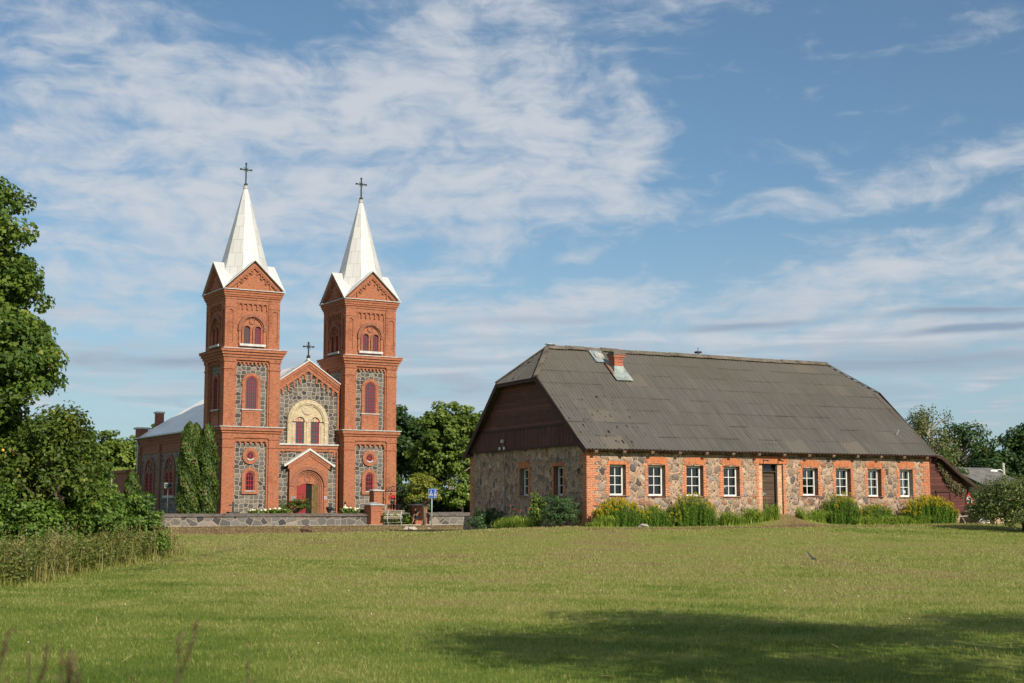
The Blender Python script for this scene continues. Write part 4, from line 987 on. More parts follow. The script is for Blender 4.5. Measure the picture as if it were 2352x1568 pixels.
k = MB(); u0, u1, v0, v1 = 3.58, 4.16, 5.35, 6.10
k.hull8([onroof(u0, v0, .05), onroof(u1, v0, .05), onroof(u1+.1, v1, .05), onroof(u0, v1, .05), onroof(u0, v0, .075), onroof(u1, v0, .075), onroof(u1+.1, v1, .075), onroof(u0, v1, .075)])
c_ = [onroof(3.92+.24*cos(2*pi*i/16), 5.74+.20*sin(2*pi*i/16), .078) for i in range(16)]; d_ = [onroof(3.92+.22*cos(2*pi*i/16), 5.74+.18*sin(2*pi*i/16), .14) for i in range(16)]
i0 = k.add(c_+d_); k.f.append([i0+16+j for j in range(16)]); k.mi.append(1); k.sm.append(False)
for j in range(16): k.f.append([i0+j, i0+(j+1) % 16, i0+16+(j+1) % 16, i0+16+j]); k.mi.append(1); k.sm.append(False)
k.build('roof_hatch', [M_plain('zinc_patch', (.24, .29, .31), .6, .4, 3, .1), M_plain('hatch_cover', (.36, .35, .32), .7, .5, 12)], roof)
k = MB(); k.bar((9.94, BW_/2, EV+RH), (9.94, BW_/2, EV+RH+.36), .022); k.box(9.80, 10.08, BW_/2-.12, BW_/2+.12, EV+RH+.08, EV+RH+.17)
k.build('lightning_rod', [TRIM], roof)
k = MB(); k.bar(onroof(18.0, 1.3, 0), onroof(18.0, 1.3, .28), .03); k.build('roof_vent', [WPVC], roof)
# ---- things standing inside behind the panes
def pot_plant(k):
    r2 = random.Random(2)
    k.lathe([(.03, .16), (.085, .18), (.085, .195), (.02, .20)], 0, 0, 10, 1)
    for i in range(26):
        a, l = r2.uniform(0, 6.28), r2.uniform(.15, .34); k.tube([(0, 0, .17), (l*.3*cos(a), l*.3*sin(a), .18+l*.7), (l*.55*cos(a), l*.55*sin(a), .18+l)], [.012, .016, .003], 4, 0)
def on_sill(n, fr): return WINS[n][0]+(WINS[n][1]-WINS[n][0])*fr, WV0+RV+.12
k_ = on_sill(4, .30); x, y = bw(*k_); t = thing('flower_pot', 'clay flower pot with spiky plant inside the first window right of the door', 'flower pot', x, y, WINS[4][2]+.0, BY)
k = MB(); k.lathe([(.07, 0), (.10, .18), (.11, .19), (.09, .20)], 0, 0, 12); k.build('pot', [M_plain('clay', (.42, .30, .15))], t)
k = MB(); pot_plant(k); k.build('plant', [M_plain('dry_leaves', (.10, .12, .05)), M_plain('potting_soil', (.05, .035, .025))], t)['kind'] = 'stuff'
k_ = on_sill(6, .28); x, y = bw(*k_); t = thing('plastic_bag', 'bright green plastic bag inside the second window from the right', 'bag', x, y, WINS[6][2], BY)
k = MB(); rr2 = random.Random(5); k.lathe([(.02, 0), (.15, .01), (.17, .16), (.14, .30), (.06, .40), (.08, .46), (.02, .47)], 0, 0, 14)
k.v = [(x_*(1+rr2.uniform(-.2, .2)), y_*(.6+rr2.uniform(-.1, .1)), z_+rr2.uniform(-.015, .015)) for x_, y_, z_ in k.v]; k.build('bag_body', [M_plain('green_plastic', (.12, .62, .06), .35)], t)
k_ = on_sill(7, .62); x, y = bw(*k_); t = thing('white_bowl', 'white round bowl inside the window nearest the right end', 'bowl', x, y, WINS[7][2], BY)
k = MB(); k.lathe([(.05, 0), (.13, .08), (.17, .20), (.165, .28), (.15, .33), (.10, .36), (.01, .37)], 0, 0, 16); k.build('bowl_body', [M_plain('white_china', (.62, .68, .62), .3)], t)
k_ = on_sill(7, .20); x, y = bw(*k_); t = thing('red_box', 'small dark red box beside the white bowl inside the end window', 'box', x, y, WINS[7][2], BY)
k = MB(); k.box(-.12, .08, -.06, .06, 0, .18); k.box(-.13, .09, -.07, .07, .18, .20); k.build('box_body', [M_plain('dark_red_card', (.22, .03, .03))], t)
k_ = on_sill(3, .25); x, y = bw(*k_); t = thing('desk_lamp', 'pale desk lamp with a bent arm inside the window left of the door', 'lamp', x, y+.1, WINS[3][2], BY)
k = MB(); k.lathe([(.09, 0), (.09, .03), (.02, .04)], .25, 0, 12); k.tube([(.25, 0, .03), (.30, 0, .22), (.16, 0, .42)], .012, 6); k.build('arm', [GALV], t)
k = MB(); k.lathe([(.03, .47), (.06, .44), (.12, .36), (.115, .355)], .10, 0, 12); k.build('lamp_shade', [M_plain('lamp_white', (.66, .72, .76), .4)], t)
x, y = bw(3.80, WV0+.95); t = thing('broom', 'broom leaning inside the second window from the left', 'broom', x, y, -.3, BY)
k = MB(); k.tube([(-.22, 0, .25), (.16, .1, 1.75)], .02, 6); k.build('broomstick', [M_plain('broom_wood', (.42, .30, .18))], t)
k = MB(); k.hull8([(-.36, -.06, 0), (-.16, -.06, 0), (-.16, .06, 0), (-.36, .06, 0), (-.25, -.03, .28), (-.18, -.03, .28), (-.18, .03, .28), (-.25, .03, .28)]); k.build('bristles', [M_plain('straw', (.32, .24, .10))], t)
# ================================================================== wooden shed at the right end
shed = thing('wooden_shed', 'small red-brown board lean-to shed against the right end of the barn', 'shed', *bw(19.2, .5), -.9, BY, shift=True)
k = MB(); SX = .12; 
rt = lambda a: 2.42-.02*a-(max(0, a-.55)*.78 if a > .55 else 0)
P = [(SX-.12, -.22), (2.34, -.22), (2.34, 1.15), (1.5, 1.66), (.95, 2.10), (.50, 2.40), (SX-.12, 2.40)]
k.prism(P, 0, 5.0, 0)
sb_ = k.build('board_wall', [PLR], shed)
k = MB(); k.box(1.35, 2.40, .02, 4.9, -1.6, -.225, 0); k.box(1.30, 2.36, -.035, .02, -.26, -.20, 1); k.box(2.30, 2.37, -.03, 0, -.22, 1.1, 1); k.box(0, .02, -.02, 0, -.2, 2.3, 1)
k.box(.02, .42, -.02, 0, .66, .74, 1)
k.build('foundation', [M_brick('shed_foundation', (.40, .22, .15), (.35, .17, .11), (.36, .28, .2), pale=.6), TRIM], shed)
k = MB(); k.box(.42, .50, -.05, 0, -1.2, .80, 1); k.box(1.26, 1.34, -.05, 0, -1.2, .80, 1); k.box(.38, 1.40, -.07, 0, .74, .82, 1); k.box(.50, 1.26, -.02, .03, -1.2, .74, 0)
k.build('door', [PLR, TRIM], shed)
k = MB()
RP = [(.25, 2.52), (.55, 2.45), (1.0, 2.16), (1.55, 1.74), (2.75, 1.02)]
for (a, z), (c, w) in zip(RP, RP[1:]): k.hull8([(a, -.35, z), (c, -.35, w), (c, 5.2, w), (a, 5.2, z), (a, -.35, z+.06), (c, -.35, w+.06), (c, 5.2, w+.06), (a, 5.2, z+.06)])
shr = k.build('roof', [CORR], shed)
k = MB()
for (a, z), (c, w) in zip(RP, RP[1:]): k.bar((a, -.37, z-.06), (c, -.37, w-.06), .04, .14)
k.build('verge_board', [TRIM], shr)
# stone block, timber kerb, leaning trestle
t = thing('stone_block', 'big ochre stone block standing at the foot of the shed', 'stone block', *bw(21.6, -.25), -1.0, BY, shift=True)
k = MB(); k.hull8([(-.30, -.45, -1.3), (1.15, -.40, -1.3), (1.15, .65, -1.3), (-.25, .65, -1.3), (-.42, -.35, -.20), (.55, -.30, -.20), (.65, .60, -.18), (-.38, .60, -.18)])
k.hull8([(-.44, -.37, -.199), (.55, -.32, -.199), (.65, .60, -.179), (-.38, .60, -.179), (-.36, -.30, -.10), (.40, -.26, -.12), (.50, .5, -.10), (-.30, .5, -.10)])
k.build('block', [M_dressed('ochre_stone', (.30, .24, .17), 2.6, .8, 2.3)], t)
t = thing('timber_kerb', 'long grey timber beam lying along the flower bed at the right', 'beam', *bw(12.6, -1.9), -1.05, BY, shift=True)
k = MB(); 
for i in range(4): k.box(i*2.05, i*2.05+2.02, -.08+.02*(i % 2), .10, -1.3, -.80-.03*i)
k.build('beam', [M_plain('grey_timber', (.22, .17, .13), .95, .4, 5)], t)
t = thing('trestle', 'weathered timber trestle leaning by the shed door', 'trestle', *bw(20.0, -1.2), -1.05, BY, shift=True)
k = MB(); k.bar((-.05, -.2, .05), (.92, -.5, -1.15), .07, .09); k.build('rail', [M_plain('pale_timber', (.42, .37, .30), .9, .3, 6)], t)
k = MB(); k.bar((-.52, .1, -.42), (.25, -.02, -.36), .05); k.bar((-.3, .15, -.35), (.1, .05, -1.05), .05); k.bar((-.55, .2, -.42), (-.62, .2, -1.1), .05); k.bar((-.1, .1, -.85), (.6, -.1, -.80), .05)
k.build('strut', [GREYW], t)
# ================================================================== churchyard wall and gate
def church_thing(name, label, cat, u, v, z, group=None): return thing(name, label, cat, *cw(u, v), z, CY, group, shift=True)
def lrange(u0, v0): return lambda a, d, z: (a-u0, d-v0, z)
rw = random.Random(21)
def yard_wall(u0, u1, label, zt):
    t = church_thing('stone_wall', label, 'wall', u0, -4.0, -1.3, 'granite churchyard walls')
    k = MB(lrange(u0, -4.0)); k.box(u0, u1, -4.0, -3.55, -1.7, -.62); k.build('masonry', [WST], t)
    k = MB(lrange(u0, -4.0)); a = u0
    while a < u1:
        c = min(u1, a+rw.uniform(.8, 1.4)); j = rw.uniform(-.025, .02); e = rw.uniform(-.03, .02)
        k.hull8([(a, -4.10+e, -.62), (c-.012, -4.10+e, -.62), (c-.012, -3.45, -.62), (a, -3.45, -.62), (a, -4.10+e, -.53+j), (c-.012, -4.10+e, -.53+j), (c-.012, -3.5, zt+j), (a, -3.5, zt+j)])
        a = c
    k.build('coping', [CAPS], t)
yard_wall(-30, 10.15, 'long low granite wall with sloped grey coping in front of the church', -.40)
yard_wall(15.35, 24, 'short low granite wall with grey coping between the gate and the barn', -.34)
def pier(label, u0, u1, v0, v1, zb, zt, panel=True, cap=.24):
    t = church_thing('gate_pier', label, 'pier', (u0+u1)/2, v0, zb, 'brick gate piers'); T = lrange((u0+u1)/2, v0)
    k = MB(T); k.box(u0, u1, v0, v1, zb-.3, zt)
    k.box(u0-.03, u1+.03, v0-.03, v1+.03, zt-.22, zt-.10); k.box(u0-.04, u1+.04, v0-.04, v1+.04, zb-.3, zb+.12)
    if panel:
        w = .12
        for a, c in ((u0, u0+w), (u1-w, u1)): k.box(a, c, v0-.035, v0, zb+.12, zt-.3)
        k.box(u0+w, u1-w, v0-.035, v0, zt-.45, zt-.3)
    k.build('shaft', [BR], t)
    k = MB(T); c, d = (u0+u1)/2, (v0+v1)/2; o = .12
    k.box(u0-o, u1+o, v0-o, v1+o, zt, zt+.07)
    k.hull8([(u0-o, v0-o, zt+.07), (u1+o, v0-o, zt+.07), (u1+o, v1+o, zt+.07), (u0-o, v1+o, zt+.07), (c-.12, d-.1, zt+cap), (c+.12, d-.1, zt+cap), (c+.12, d+.1, zt+cap), (c-.12, d+.1, zt+cap)])
    k.build('cap', [GALV if cap > .2 else LED], t)
    return t
pier('wide low brick pier with metal hip cap at the end of the long wall', 10.16, 11.10, -4.6, -3.4, -1.3, .18)
pier('tall narrow brick gate pier with yellowish lichen left of the iron gate', 11.15, 11.86, -3.0, -2.2, -1.3, 1.25, False, .16)
rp = pier('brick gate pier right of the iron gate behind the round tree', 14.22, 15.32, -3.7, -2.9, -1.3, .18, False, .10)
k = MB(lrange(14.77, -3.7)); k.box(14.86, 15.06, -3.74, -3.70, -.02, .26, 0); k.box(14.885, 15.035, -3.745, -3.74, 0.005, .235, 1); k.box(14.915, 14.935, -3.75, -3.745, .05, .19, 0); k.box(14.935, 15.0, -3.75, -3.745, .11, .13, 0); k.box(14.935, 14.98, -3.75, -3.745, .17, .19, 0); k.box(14.935, 14.98, -3.75, -3.745, .05, .07, 0)
k.build('notice_board', [IRON, WPVC], rp)
t = church_thing('iron_gate', 'open black iron gate with scrolled overthrow between the brick piers', 'gate', 12.9, -3.3, -1.2); T = lrange(12.9, -3.3)
k = MB(T); k.bar((11.86, -2.6, 1.24), (14.3, -3.3, 1.28), .08); k.bar((14.25, -3.3, -1.2), (14.25, -3.3, 1.30), .07); k.build('frame', [IRON], t)
k = MB(T)
def spiral(k, c, r, a0, turns, sgn, y):
    k.tube([(c[0]+sgn*r*(1-.7*i/24)*cos(a0+turns*2*pi*i/24), y, c[1]+r*(1-.7*i/24)*sin(a0+turns*2*pi*i/24)) for i in range(25)], .022, 5)
for c, s in ((12.30, 1), (12.78, -1), (13.28, 1), (13.70, -1)): spiral(k, (c, 1.46), .20, -pi/2, 1.2, s, -2.95)
k.tube([(12.1+.08*i, -2.95, 1.32+.32*sin(pi*i/20)) for i in range(21)], .02, 5)
k.build('scrollwork', [IRON], t)
k = MB(T)
p0, p1 = Vector((14.25, -3.3)), Vector((13.15, -1.9))
for i in range(14):
    q = p0+(p1-p0)*(i/13); h = .58+.30*cos(pi*(i/13-.5)); k.tube([(q.x, q.y, -1.05), (q.x, q.y, h), (q.x, q.y, h+.10)], [.017, .017, .003], 5)
for z in (-.98, -.3, .35): k.bar((p0.x, p0.y, z), (p1.x, p1.y, z), .045)
k.tube([(p0.x+(p1.x-p0.x)*i/16, p0.y+(p1.y-p0.y)*i/16, .5+.30*cos(pi*(i/16-.5))) for i in range(17)], .022, 5)
k.build('gate_leaf', [GATEIRON], t)
# ---- benches
def bench(label, u, v, z, w, mk=None):
    t = church_thing('park_bench', label, 'bench', u, v, z, 'slatted benches by the gate'); T = lrange(u, v)
    h = w/2
    for i, (zz, yy) in enumerate(((.56, .10), (.68, .06), (.80, .02))):
        pass
    k = MB(T); 
    for zz, yy in ((1.02, .02), (.91, .05), (.80, .08)): k.hull8([(u-h, v+yy, z+zz), (u+h, v+yy, z+zz), (u+h, v+yy+.035, z+zz), (u-h, v+yy+.035, z+zz), (u-h, v+yy-.02, z+zz+.085), (u+h, v+yy-.02, z+zz+.085), (u+h, v+yy+.015, z+zz+.085), (u-h, v+yy+.015, z+zz+.085)])
    k.build('backrest', [GREYW], t)
    k = MB(T)
    for zz, yy in ((.58, .14), (.47, .17)): k.box(u-h-.05, u+h-.1, v+yy, v+yy+.035, z+zz, z+zz+.085)
    for j in range(4): k.box(u-h-.05, u+h-.1, v+.22+j*.11, v+.31+j*.11, z+.43, z+.465)
    k.build('seat', [GREYW], t)
    for s in (-1, 1):
        k = MB(T); x = u+s*(h-.25)
        k.tube([(x, v+.02, z+1.1), (x, v+.17, z+.42), (x, v-.02, z)], .026, 6); k.tube([(x, v+.17, z+.42), (x, v+.66, z+.42), (x, v+.72, z)], .026, 6)
        k.build('leg', [M_plain('pale_blue_steel', (.36, .44, .48), .4, .15)], t)
    k = MB(T); k.box(u-h-.1, u+h-.05, v+.1, v+.17, z+.17, z+.205); k.build('crossbar', [GREYW], t)
bench('grey slatted bench on the pavement in front of the gateway', 11.80, -5.3, -1.28, 1.60)
bench('grey slatted bench farther back and higher inside the gateway', 13.40, -1.6, -.86, 1.60)
# ================================================================== people
SKIN = M_plain('skin', (.42, .22, .14), .6, .1); HAIRD = M_plain('dark_hair', (.03, .02, .014), .7, .3, 20)
def skin_mesh(name, joints, edges, root, mats, parent, sub=2):
    me = bpy.data.meshes.new(name); names = list(joints); ix = {n: i for i, n in enumerate(names)}
    me.from_pydata([joints[n][0] for n in names], [(ix[a], ix[c]) for a, c in edges], [])
    o = link(name, me, parent, mats)
    md = o.modifiers.new('skin', 'SKIN'); md.use_smooth_shade = True
    for n in names:
        r = joints[n][1]; r = r if hasattr(r, '__len__') else (r, r); v = me.skin_vertices[0].data[ix[n]]; v.radius = r; v.use_root = (n == root)
    s = o.modifiers.new('sub', 'SUBSURF'); s.levels = s.render_levels = sub
    return o
def person(label, x, y, z, rz, J, top, legs, topmat, legmat, hairmat, cap=None, sleeves='short', long_legs=True, scale=1.0):
    """J: joint positions in metres for a 1.4 m figure, facing -Y"""
    t = thing('person', label, 'person', x, y, z, rz); t.scale = (scale,)*3
    R = dict(pelvis=(.115, .085), waist=(.095, .075), chest=(.125, .085), neck=.042, head=(.068, .08), crown=(.058, .065), face=.02,
             shL=.05, elL=.033, wrL=.024, haL=(.03, .016), shR=.05, elR=.033, wrR=.024, haR=(.03, .016), hiL=.078, knL=.05, anL=.032, toL=(.032, .02), hiR=.078, knR=.05, anR=.032, toR=(.032, .02))
    jo = {n: (J[n], R[n]) for n in R}
    ed = [('pelvis', 'waist'), ('waist', 'chest'), ('chest', 'neck'), ('neck', 'head'), ('head', 'crown'), ('head', 'face')]
    for s in 'LR':
        ed += [('chest', 'sh'+s), ('sh'+s, 'el'+s), ('el'+s, 'wr'+s), ('wr'+s, 'ha'+s), ('pelvis', 'hi'+s), ('hi'+s, 'kn'+s), ('kn'+s, 'an'+s), ('an'+s, 'to'+s)]
        h = Vector(J['ha'+s]); w = Vector(J['wr'+s]); d = (h-w).normalized(); sd = d.cross(Vector((0, 1, .2))).normalized()
        for i in range(4):
            b0 = h+sd*(.018*(i-1.5))+d*.012; L = (.048, .058, .054, .042)[i]; cur = Vector((0, -.012, 0))
            jo['f%s%d' % (s, i)] = (tuple(b0+d*L*.55), .0075); jo['g%s%d' % (s, i)] = (tuple(b0+d*L+cur), .0065)
            ed += [('ha'+s, 'f%s%d' % (s, i)), ('f%s%d' % (s, i), 'g%s%d' % (s, i))]
        tb = w+d*.02+sd*.035*(-1 if s == 'L' else 1); jo['t'+s] = (tuple(tb+d*.03), .008); ed += [('ha'+s, 't'+s)]
    skin_mesh('body', jo, ed, 'pelvis', [SKIN], t)
    tj = {n: (J[n], tuple(q*1.14+.008 for q in (R[n] if hasattr(R[n], '__len__') else (R[n],)*2))) for n in ('pelvis', 'waist', 'chest', 'shL', 'shR', 'elL', 'elR')+(('wrL', 'wrR') if sleeves == 'long' else ())}
    te = [('pelvis', 'waist'), ('waist', 'chest'), ('chest', 'shL'), ('chest', 'shR')]
    nk = Vector(J['chest']).lerp(Vector(J['neck']), .65); tj['nk'] = (tuple(nk), .05); te.append(('chest', 'nk'))
    for s in 'LR':
        if sleeves == 'short':
            tj['el'+s] = (tuple(Vector(J['sh'+s]).lerp(Vector(J['el'+s]), .7)), .05)
        te.append(('sh'+s, 'el'+s))
        if sleeves == 'long': te.append(('el'+s, 'wr'+s))
    skin_mesh(top, tj, te, 'pelvis', [topmat], t)
    lj = {n: (J[n], tuple(q*1.12+.008 for q in (R[n] if hasattr(R[n], '__len__') else (R[n],)*2))) for n in ('pelvis', 'hiL', 'hiR', 'knL', 'knR', 'anL', 'anR')}
    le = [('pelvis', 'hiL'), ('pelvis', 'hiR')]
    for s in 'LR':
        le.append(('hi'+s, 'kn'+s))
        if long_legs: le.append(('kn'+s, 'an'+s)); lj['an'+s] = (J['an'+s], .045)
        else: del lj['an'+s]; lj['kn'+s] = (tuple(Vector(J['hi'+s]).lerp(Vector(J['kn'+s]), 1.05)), .066)
    skin_mesh(legs, lj, le, 'pelvis', [legmat], t)
    hd, cr = Vector(J['head']), Vector(J['crown']); up = (cr-hd).normalized()
    k = MB(); nn_ = 14
    fwd = (Vector(J['face'])-hd).normalized(); rt_ = fwd.cross(up).normalized()
    for i in range(9):
        for j in range(nn_):
            pass
    rings = []
    for i in range(8):
        a = i/7*radians(112); r = .090*sin(a)+.002; q = []
        for j in range(nn_):
            u_ = 2*pi*j/nn_; f = cos(u_); rad = r*(1.0 if f < .35 else (1.0 if a < radians(62) else .90))
            q.append(tuple(hd+up*(.035+.092*cos(a))+fwd*(rad*f*1.05-.012)+rt_*(rad*sin(u_)*.93)))
        rings.append(k.add(q))
    for a_, c_ in zip(rings, rings[1:]):
        for j in range(nn_): k.f.append([a_+j, a_+(j+1) % nn_, c_+(j+1) % nn_, c_+j]); k.mi.append(0); k.sm.append(True)
    k.f.append([rings[0]+j for j in range(nn_)]); k.mi.append(0); k.sm.append(True)
    k.build('cap' if cap else 'hair', [cap or hairmat], t)
    for s in (-1, 1):
        k = MB(); c = hd+fwd*.066+rt_*.028*s+up*.012
        k.lathe([(.001, -.008), (.009, 0), (.001, .008)], 0, 0, 8); k.v = [(a+c.x, d+c.y, e+c.z) for a, d, e in k.v]; k.build('eye', [IRON], t)
    k = MB(); c = hd+fwd*.070-up*.042; k.bar(tuple(c-rt_*.02), tuple(c+rt_*.02), .008); k.build('mouth', [M_plain('lips', (.30, .10, .08))], t)
    return t
def base_pose(): return dict(pelvis=(0, 0, .70), waist=(0, .01, .84), chest=(0, .0, 1.02), neck=(0, 0, 1.16), head=(0, -.01, 1.26), crown=(0, 0, 1.34), face=(0, -.075, 1.25),
    shL=(.15, 0, 1.09), elL=(.19, .02, .86), wrL=(.19, -.05, .66), haL=(.19, -.07, .60), shR=(-.15, 0, 1.09), elR=(-.19, .02, .86), wrR=(-.19, -.05, .66), haR=(-.19, -.07, .60),
    hiL=(.075, 0, .64), knL=(.085, -.01, .37), anL=(.085, .01, .06), toL=(.09, -.10, .025), hiR=(-.075, 0, .64), knR=(-.085, -.01, .37), anR=(-.085, .01, .06), toR=(-.09, -.10, .025))
TE_R = M_plain('red_jacket', (.60, .015, .02), .6, .15)
# man seen from behind, bent over the gate, red jacket
J = base_pose(); J.update(chest=(0, -.16, 1.00), waist=(0, -.02, .85), neck=(0, -.30, 1.08), head=(0, -.40, 1.10), crown=(0, -.46, 1.15), face=(0, -.43, 1.03), shL=(.16, -.16, 1.06), shR=(-.16, -.16, 1.06), elL=(.22, -.25, .84), elR=(-.22, -.25, .84), wrL=(.12, -.42, .80), wrR=(-.12, -.42, .80), haL=(.10, -.48, .80), haR=(-.10, -.48, .80), anL=(.11, .02, .06), anR=(-.09, -.03, .06), knL=(.10, -.01, .36), toL=(.12, -.09, .025), toR=(-.1, -.13, .025))
x, y = cw(13.18, -2.05)
p_ = person('person in a red jacket and dark trousers seen from behind at the gate', x, y, -.74+.53, pi+radians(20), J, 'jacket', 'trousers', TE_R, M_plain('dark_trousers', (.022, .024, .028), .8), HAIRD, sleeves='long', scale=1.08)
# the jacket's grey lower half
skin_mesh('jacket_hem', {'a': (J['pelvis'], (.150, .118)), 'b': ((0, -.02, .80), (.150, .122)), 'c': ((0, -.05, .90), (.148, .125))}, [('a', 'b'), ('b', 'c')], 'a', [M_plain('grey_hem', (.075, .085, .11), .7)], p_)
skin_mesh('shorts', {'p': ((0, 0, .62), (.12, .10)), 'l': ((.08, 0, .54), .09), 'r': ((-.08, 0, .54), .09), 'l2': ((.09, -.005, .42), .082), 'r2': ((-.088, -.02, .42), .082)}, [('p', 'l'), ('p', 'r'), ('l', 'l2'), ('r', 'r2')], 'p', [M_plain('khaki', (.10, .10, .065), .85)], p_)
# second person, mostly behind the tall pier
J = base_pose(); J.update(wrL=(.16, -.22, .86), elL=(.2, -.06, .86), haL=(.15, -.28, .88), wrR=(-.16, -.22, .86), elR=(-.2, -.06, .86), haR=(-.15, -.28, .88), head=(0, -.05, 1.25), face=(0, -.11, 1.22))
x, y = cw(12.30, -1.95)
person('person in a camouflage jacket and red cap half hidden by the tall pier', x, y, -.62+.38, radians(60), J, 'jacket', 'trousers', M_plain('camouflage', (.10, .09, .055), .9, .7, 14), M_plain('dark_grey_trousers', (.03, .03, .03), .8), HAIRD, cap=TE_R, sleeves='long')
# boy in navy standing on one leg, holding his foot
J = base_pose(); J.update(chest=(0, -.04, 1.01), neck=(0, -.07, 1.14), head=(0, -.12, 1.24), crown=(0, -.12, 1.32), face=(0, -.18, 1.21), knR=(-.09, -.18, .46), anR=(-.08, -.26, .22), toR=(-.08, -.34, .15), elR=(-.2, -.06, .82), wrR=(-.14, -.22, .56), haR=(-.12, -.26, .46), elL=(.2, .06, .86), wrL=(.18, -.10, .78), haL=(.14, -.16, .78), knL=(.08, .0, .36), anL=(.08, .02, .06), toL=(.08, -.08, .025))
NAVY = M_plain('navy_cloth', (.012, .015, .028), .8)
x, y = cw(13.94, -4.6)
person('barefoot person in navy t-shirt and shorts standing on one leg by the right pier', x, y, -1.27, radians(-62), J, 'shirt', 'shorts', NAVY, M_plain('navy_shorts', (.02, .026, .05), .8), M_plain('brown_hair', (.12, .06, .03), .7), sleeves='short', long_legs=False, scale=.97)
# ================================================================== signs, lamps, poles
t = thing('crossing_sign', 'blue pedestrian crossing sign on a grey post beside the road', 'road sign', -5.04, 90, -1.42, radians(-16))
k = MB(); k.tube([(0, 0, -.2), (0, 0, 2.62)], .035, 10); k.build('post', [GALV], t)
def board(nm, rz, x, y):
    k = MB(); w, z0, z1 = .36, 2.02, 2.60
    k.box(-w/2, w/2, -.012, .012, z0, z1, 0)
    k.box(-w/2-.02, w/2+.02, -.02, -.0125, z0-.02, z1+.02, 1) if False else None
    k.box(-w/2+.012, w/2-.012, -.016, -.013, z0+.012, z1-.012, 1); k.box(-w/2+.028, w/2-.028, -.020, -.017, z0+.028, z1-.028, 0)
    c = z0+.13
    k.prism([(-.128, c), (.128, c), (0, z1-.07)], -.024, -.021, 1)
    for i in range(4): k.box(-.095+i*.05, -.065+i*.05, -.028, -.025, c+.012, c+.055, 2)
    k.prism([(-.012+.026*cos(2*pi*i/10)+.01, z1-.20+.022*sin(2*pi*i/10)) for i in range(10)], -.028, -.025, 2)
    k.prism([(-.022, z1-.33), (.026, z1-.33), (.030, z1-.225), (-.018, z1-.225)], -.028, -.025, 2)
    k.prism([(-.022, z1-.33), (.004, z1-.33), (-.034, c+.05), (-.056, c+.05)], -.0281, -.0251, 2); k.prism([(.002, z1-.33), (.026, z1-.33), (.058, c+.05), (.036, c+.05)], -.0282, -.0252, 2)
    k.prism([(-.018, z1-.235), (-.05, z1-.29), (-.04, z1-.30), (-.01, z1-.25)], -.0283, -.0253, 2); k.prism([(.024, z1-.235), (.055, z1-.29), (.045, z1-.30), (.02, z1-.25)], -.0284, -.0254, 2)
    o = k.build(nm, [M_plain('sign_blue', (.01, .10, .42), .35, .05), WPVC, IRON], t); o.location = (x, y, 0); o.rotation_euler = (0, 0, rz); return o
board('sign_board', radians(0), -.03, -.05); o2 = board('sign_board', radians(80), .19, .06)
t = thing('warning_sign', 'red bordered triangular railway warning sign behind the shed', 'road sign', 23.95, 75, -1.1, radians(-12))
k = MB(); k.tube([(0, 0, -.2), (0, 0, 1.8)], .035, 10); k.build('post', [M_plain('green_grey_post', (.05, .10, .09), .5)], t)
k = MB(); h = .62; zb = 1.28
k.prism([(-.36, zb), (.36, zb), (0, zb+h)], -.05, -.03, 0); k.prism([(-.25, zb+.065), (.25, zb+.065), (0, zb+h-.13)], -.056, -.051, 1)
k.box(-.12, .10, -.060, -.057, zb+.14, zb+.20, 2); k.box(.02, .10, -.061, -.058, zb+.20, zb+.27, 2); k.box(-.09, -.06, -.061, -.058, zb+.20, zb+.25, 2)
for i in range(3): k.prism([(-.085+i*.075+.03*cos(2*pi*j/10), zb+.125+.03*sin(2*pi*j/10)) for j in range(10)], -.0625, -.0595, 2)
k.prism([(-.08, zb+.25), (-.04, zb+.25), (.01, zb+.33), (-.04, zb+.32)], -.0615, -.0585, 2)
k.build('sign_board', [M_plain('sign_red', (.52, .02, .03), .35, .05), WPVC, IRON], t)
t = thing('floodlight', 'floodlight on a white post before the church side wall', 'lamp', *(-26.0*.972, 105), -.55, radians(25))
k = MB(); k.tube([(0, 0, 0), (0, 0, 1.95)], .04, 8); k.build('post', [M_plain('white_post', (.55, .56, .54), .5, .2)], t)
k = MB(); k.hull8([(-.28, -.16, 1.98), (.28, -.16, 1.98), (.26, .2, 2.08), (-.26, .2, 2.08), (-.28, -.2, 2.36), (.28, -.2, 2.36), (.28, .16, 2.38), (-.28, .16, 2.38)]); k.box(-.24, .24, -.215, -.195, 2.05, 2.3, 1); k.build('lamp_head', [M_plain('lamp_grey', (.34, .34, .31), .5, .2), GRG], t)
t = thing('utility_pole', 'wooden power pole with crossarm among the trees left of the church', 'utility pole', -39.2, 140, -1.3, radians(20))
k = MB(); k.tube([(0, 0, 0), (0, 0, 4.9)], [.13, .11], 8); k.build('pole', [M_plain('grey_pole', (.26, .22, .18), .9, .4, 4)], t)
k = MB(); k.box(-1.6, 1.6, -.06, .06, 4.55, 4.67); 
for x in (-1.4, -.9, .9, 1.4): k.box(x-.04, x+.04, -.04, .04, 4.67, 4.85)
k.build('crossarm', [M_plain('arm_wood', (.22, .19, .16), .9)], t)
t = thing('street_lamp', 'concrete street lamp with a braced leg above the apple tree', 'street lamp', 29.32, 85, -.9, 0)
k = MB(); k.tube([(0, 0, 0), (-.05, 0, 3.55)], [.10, .075], 8); k.tube([(.45, 0, 0), (0, 0, 2.9)], [.10, .08], 8); k.build('pole', [CONC], t)
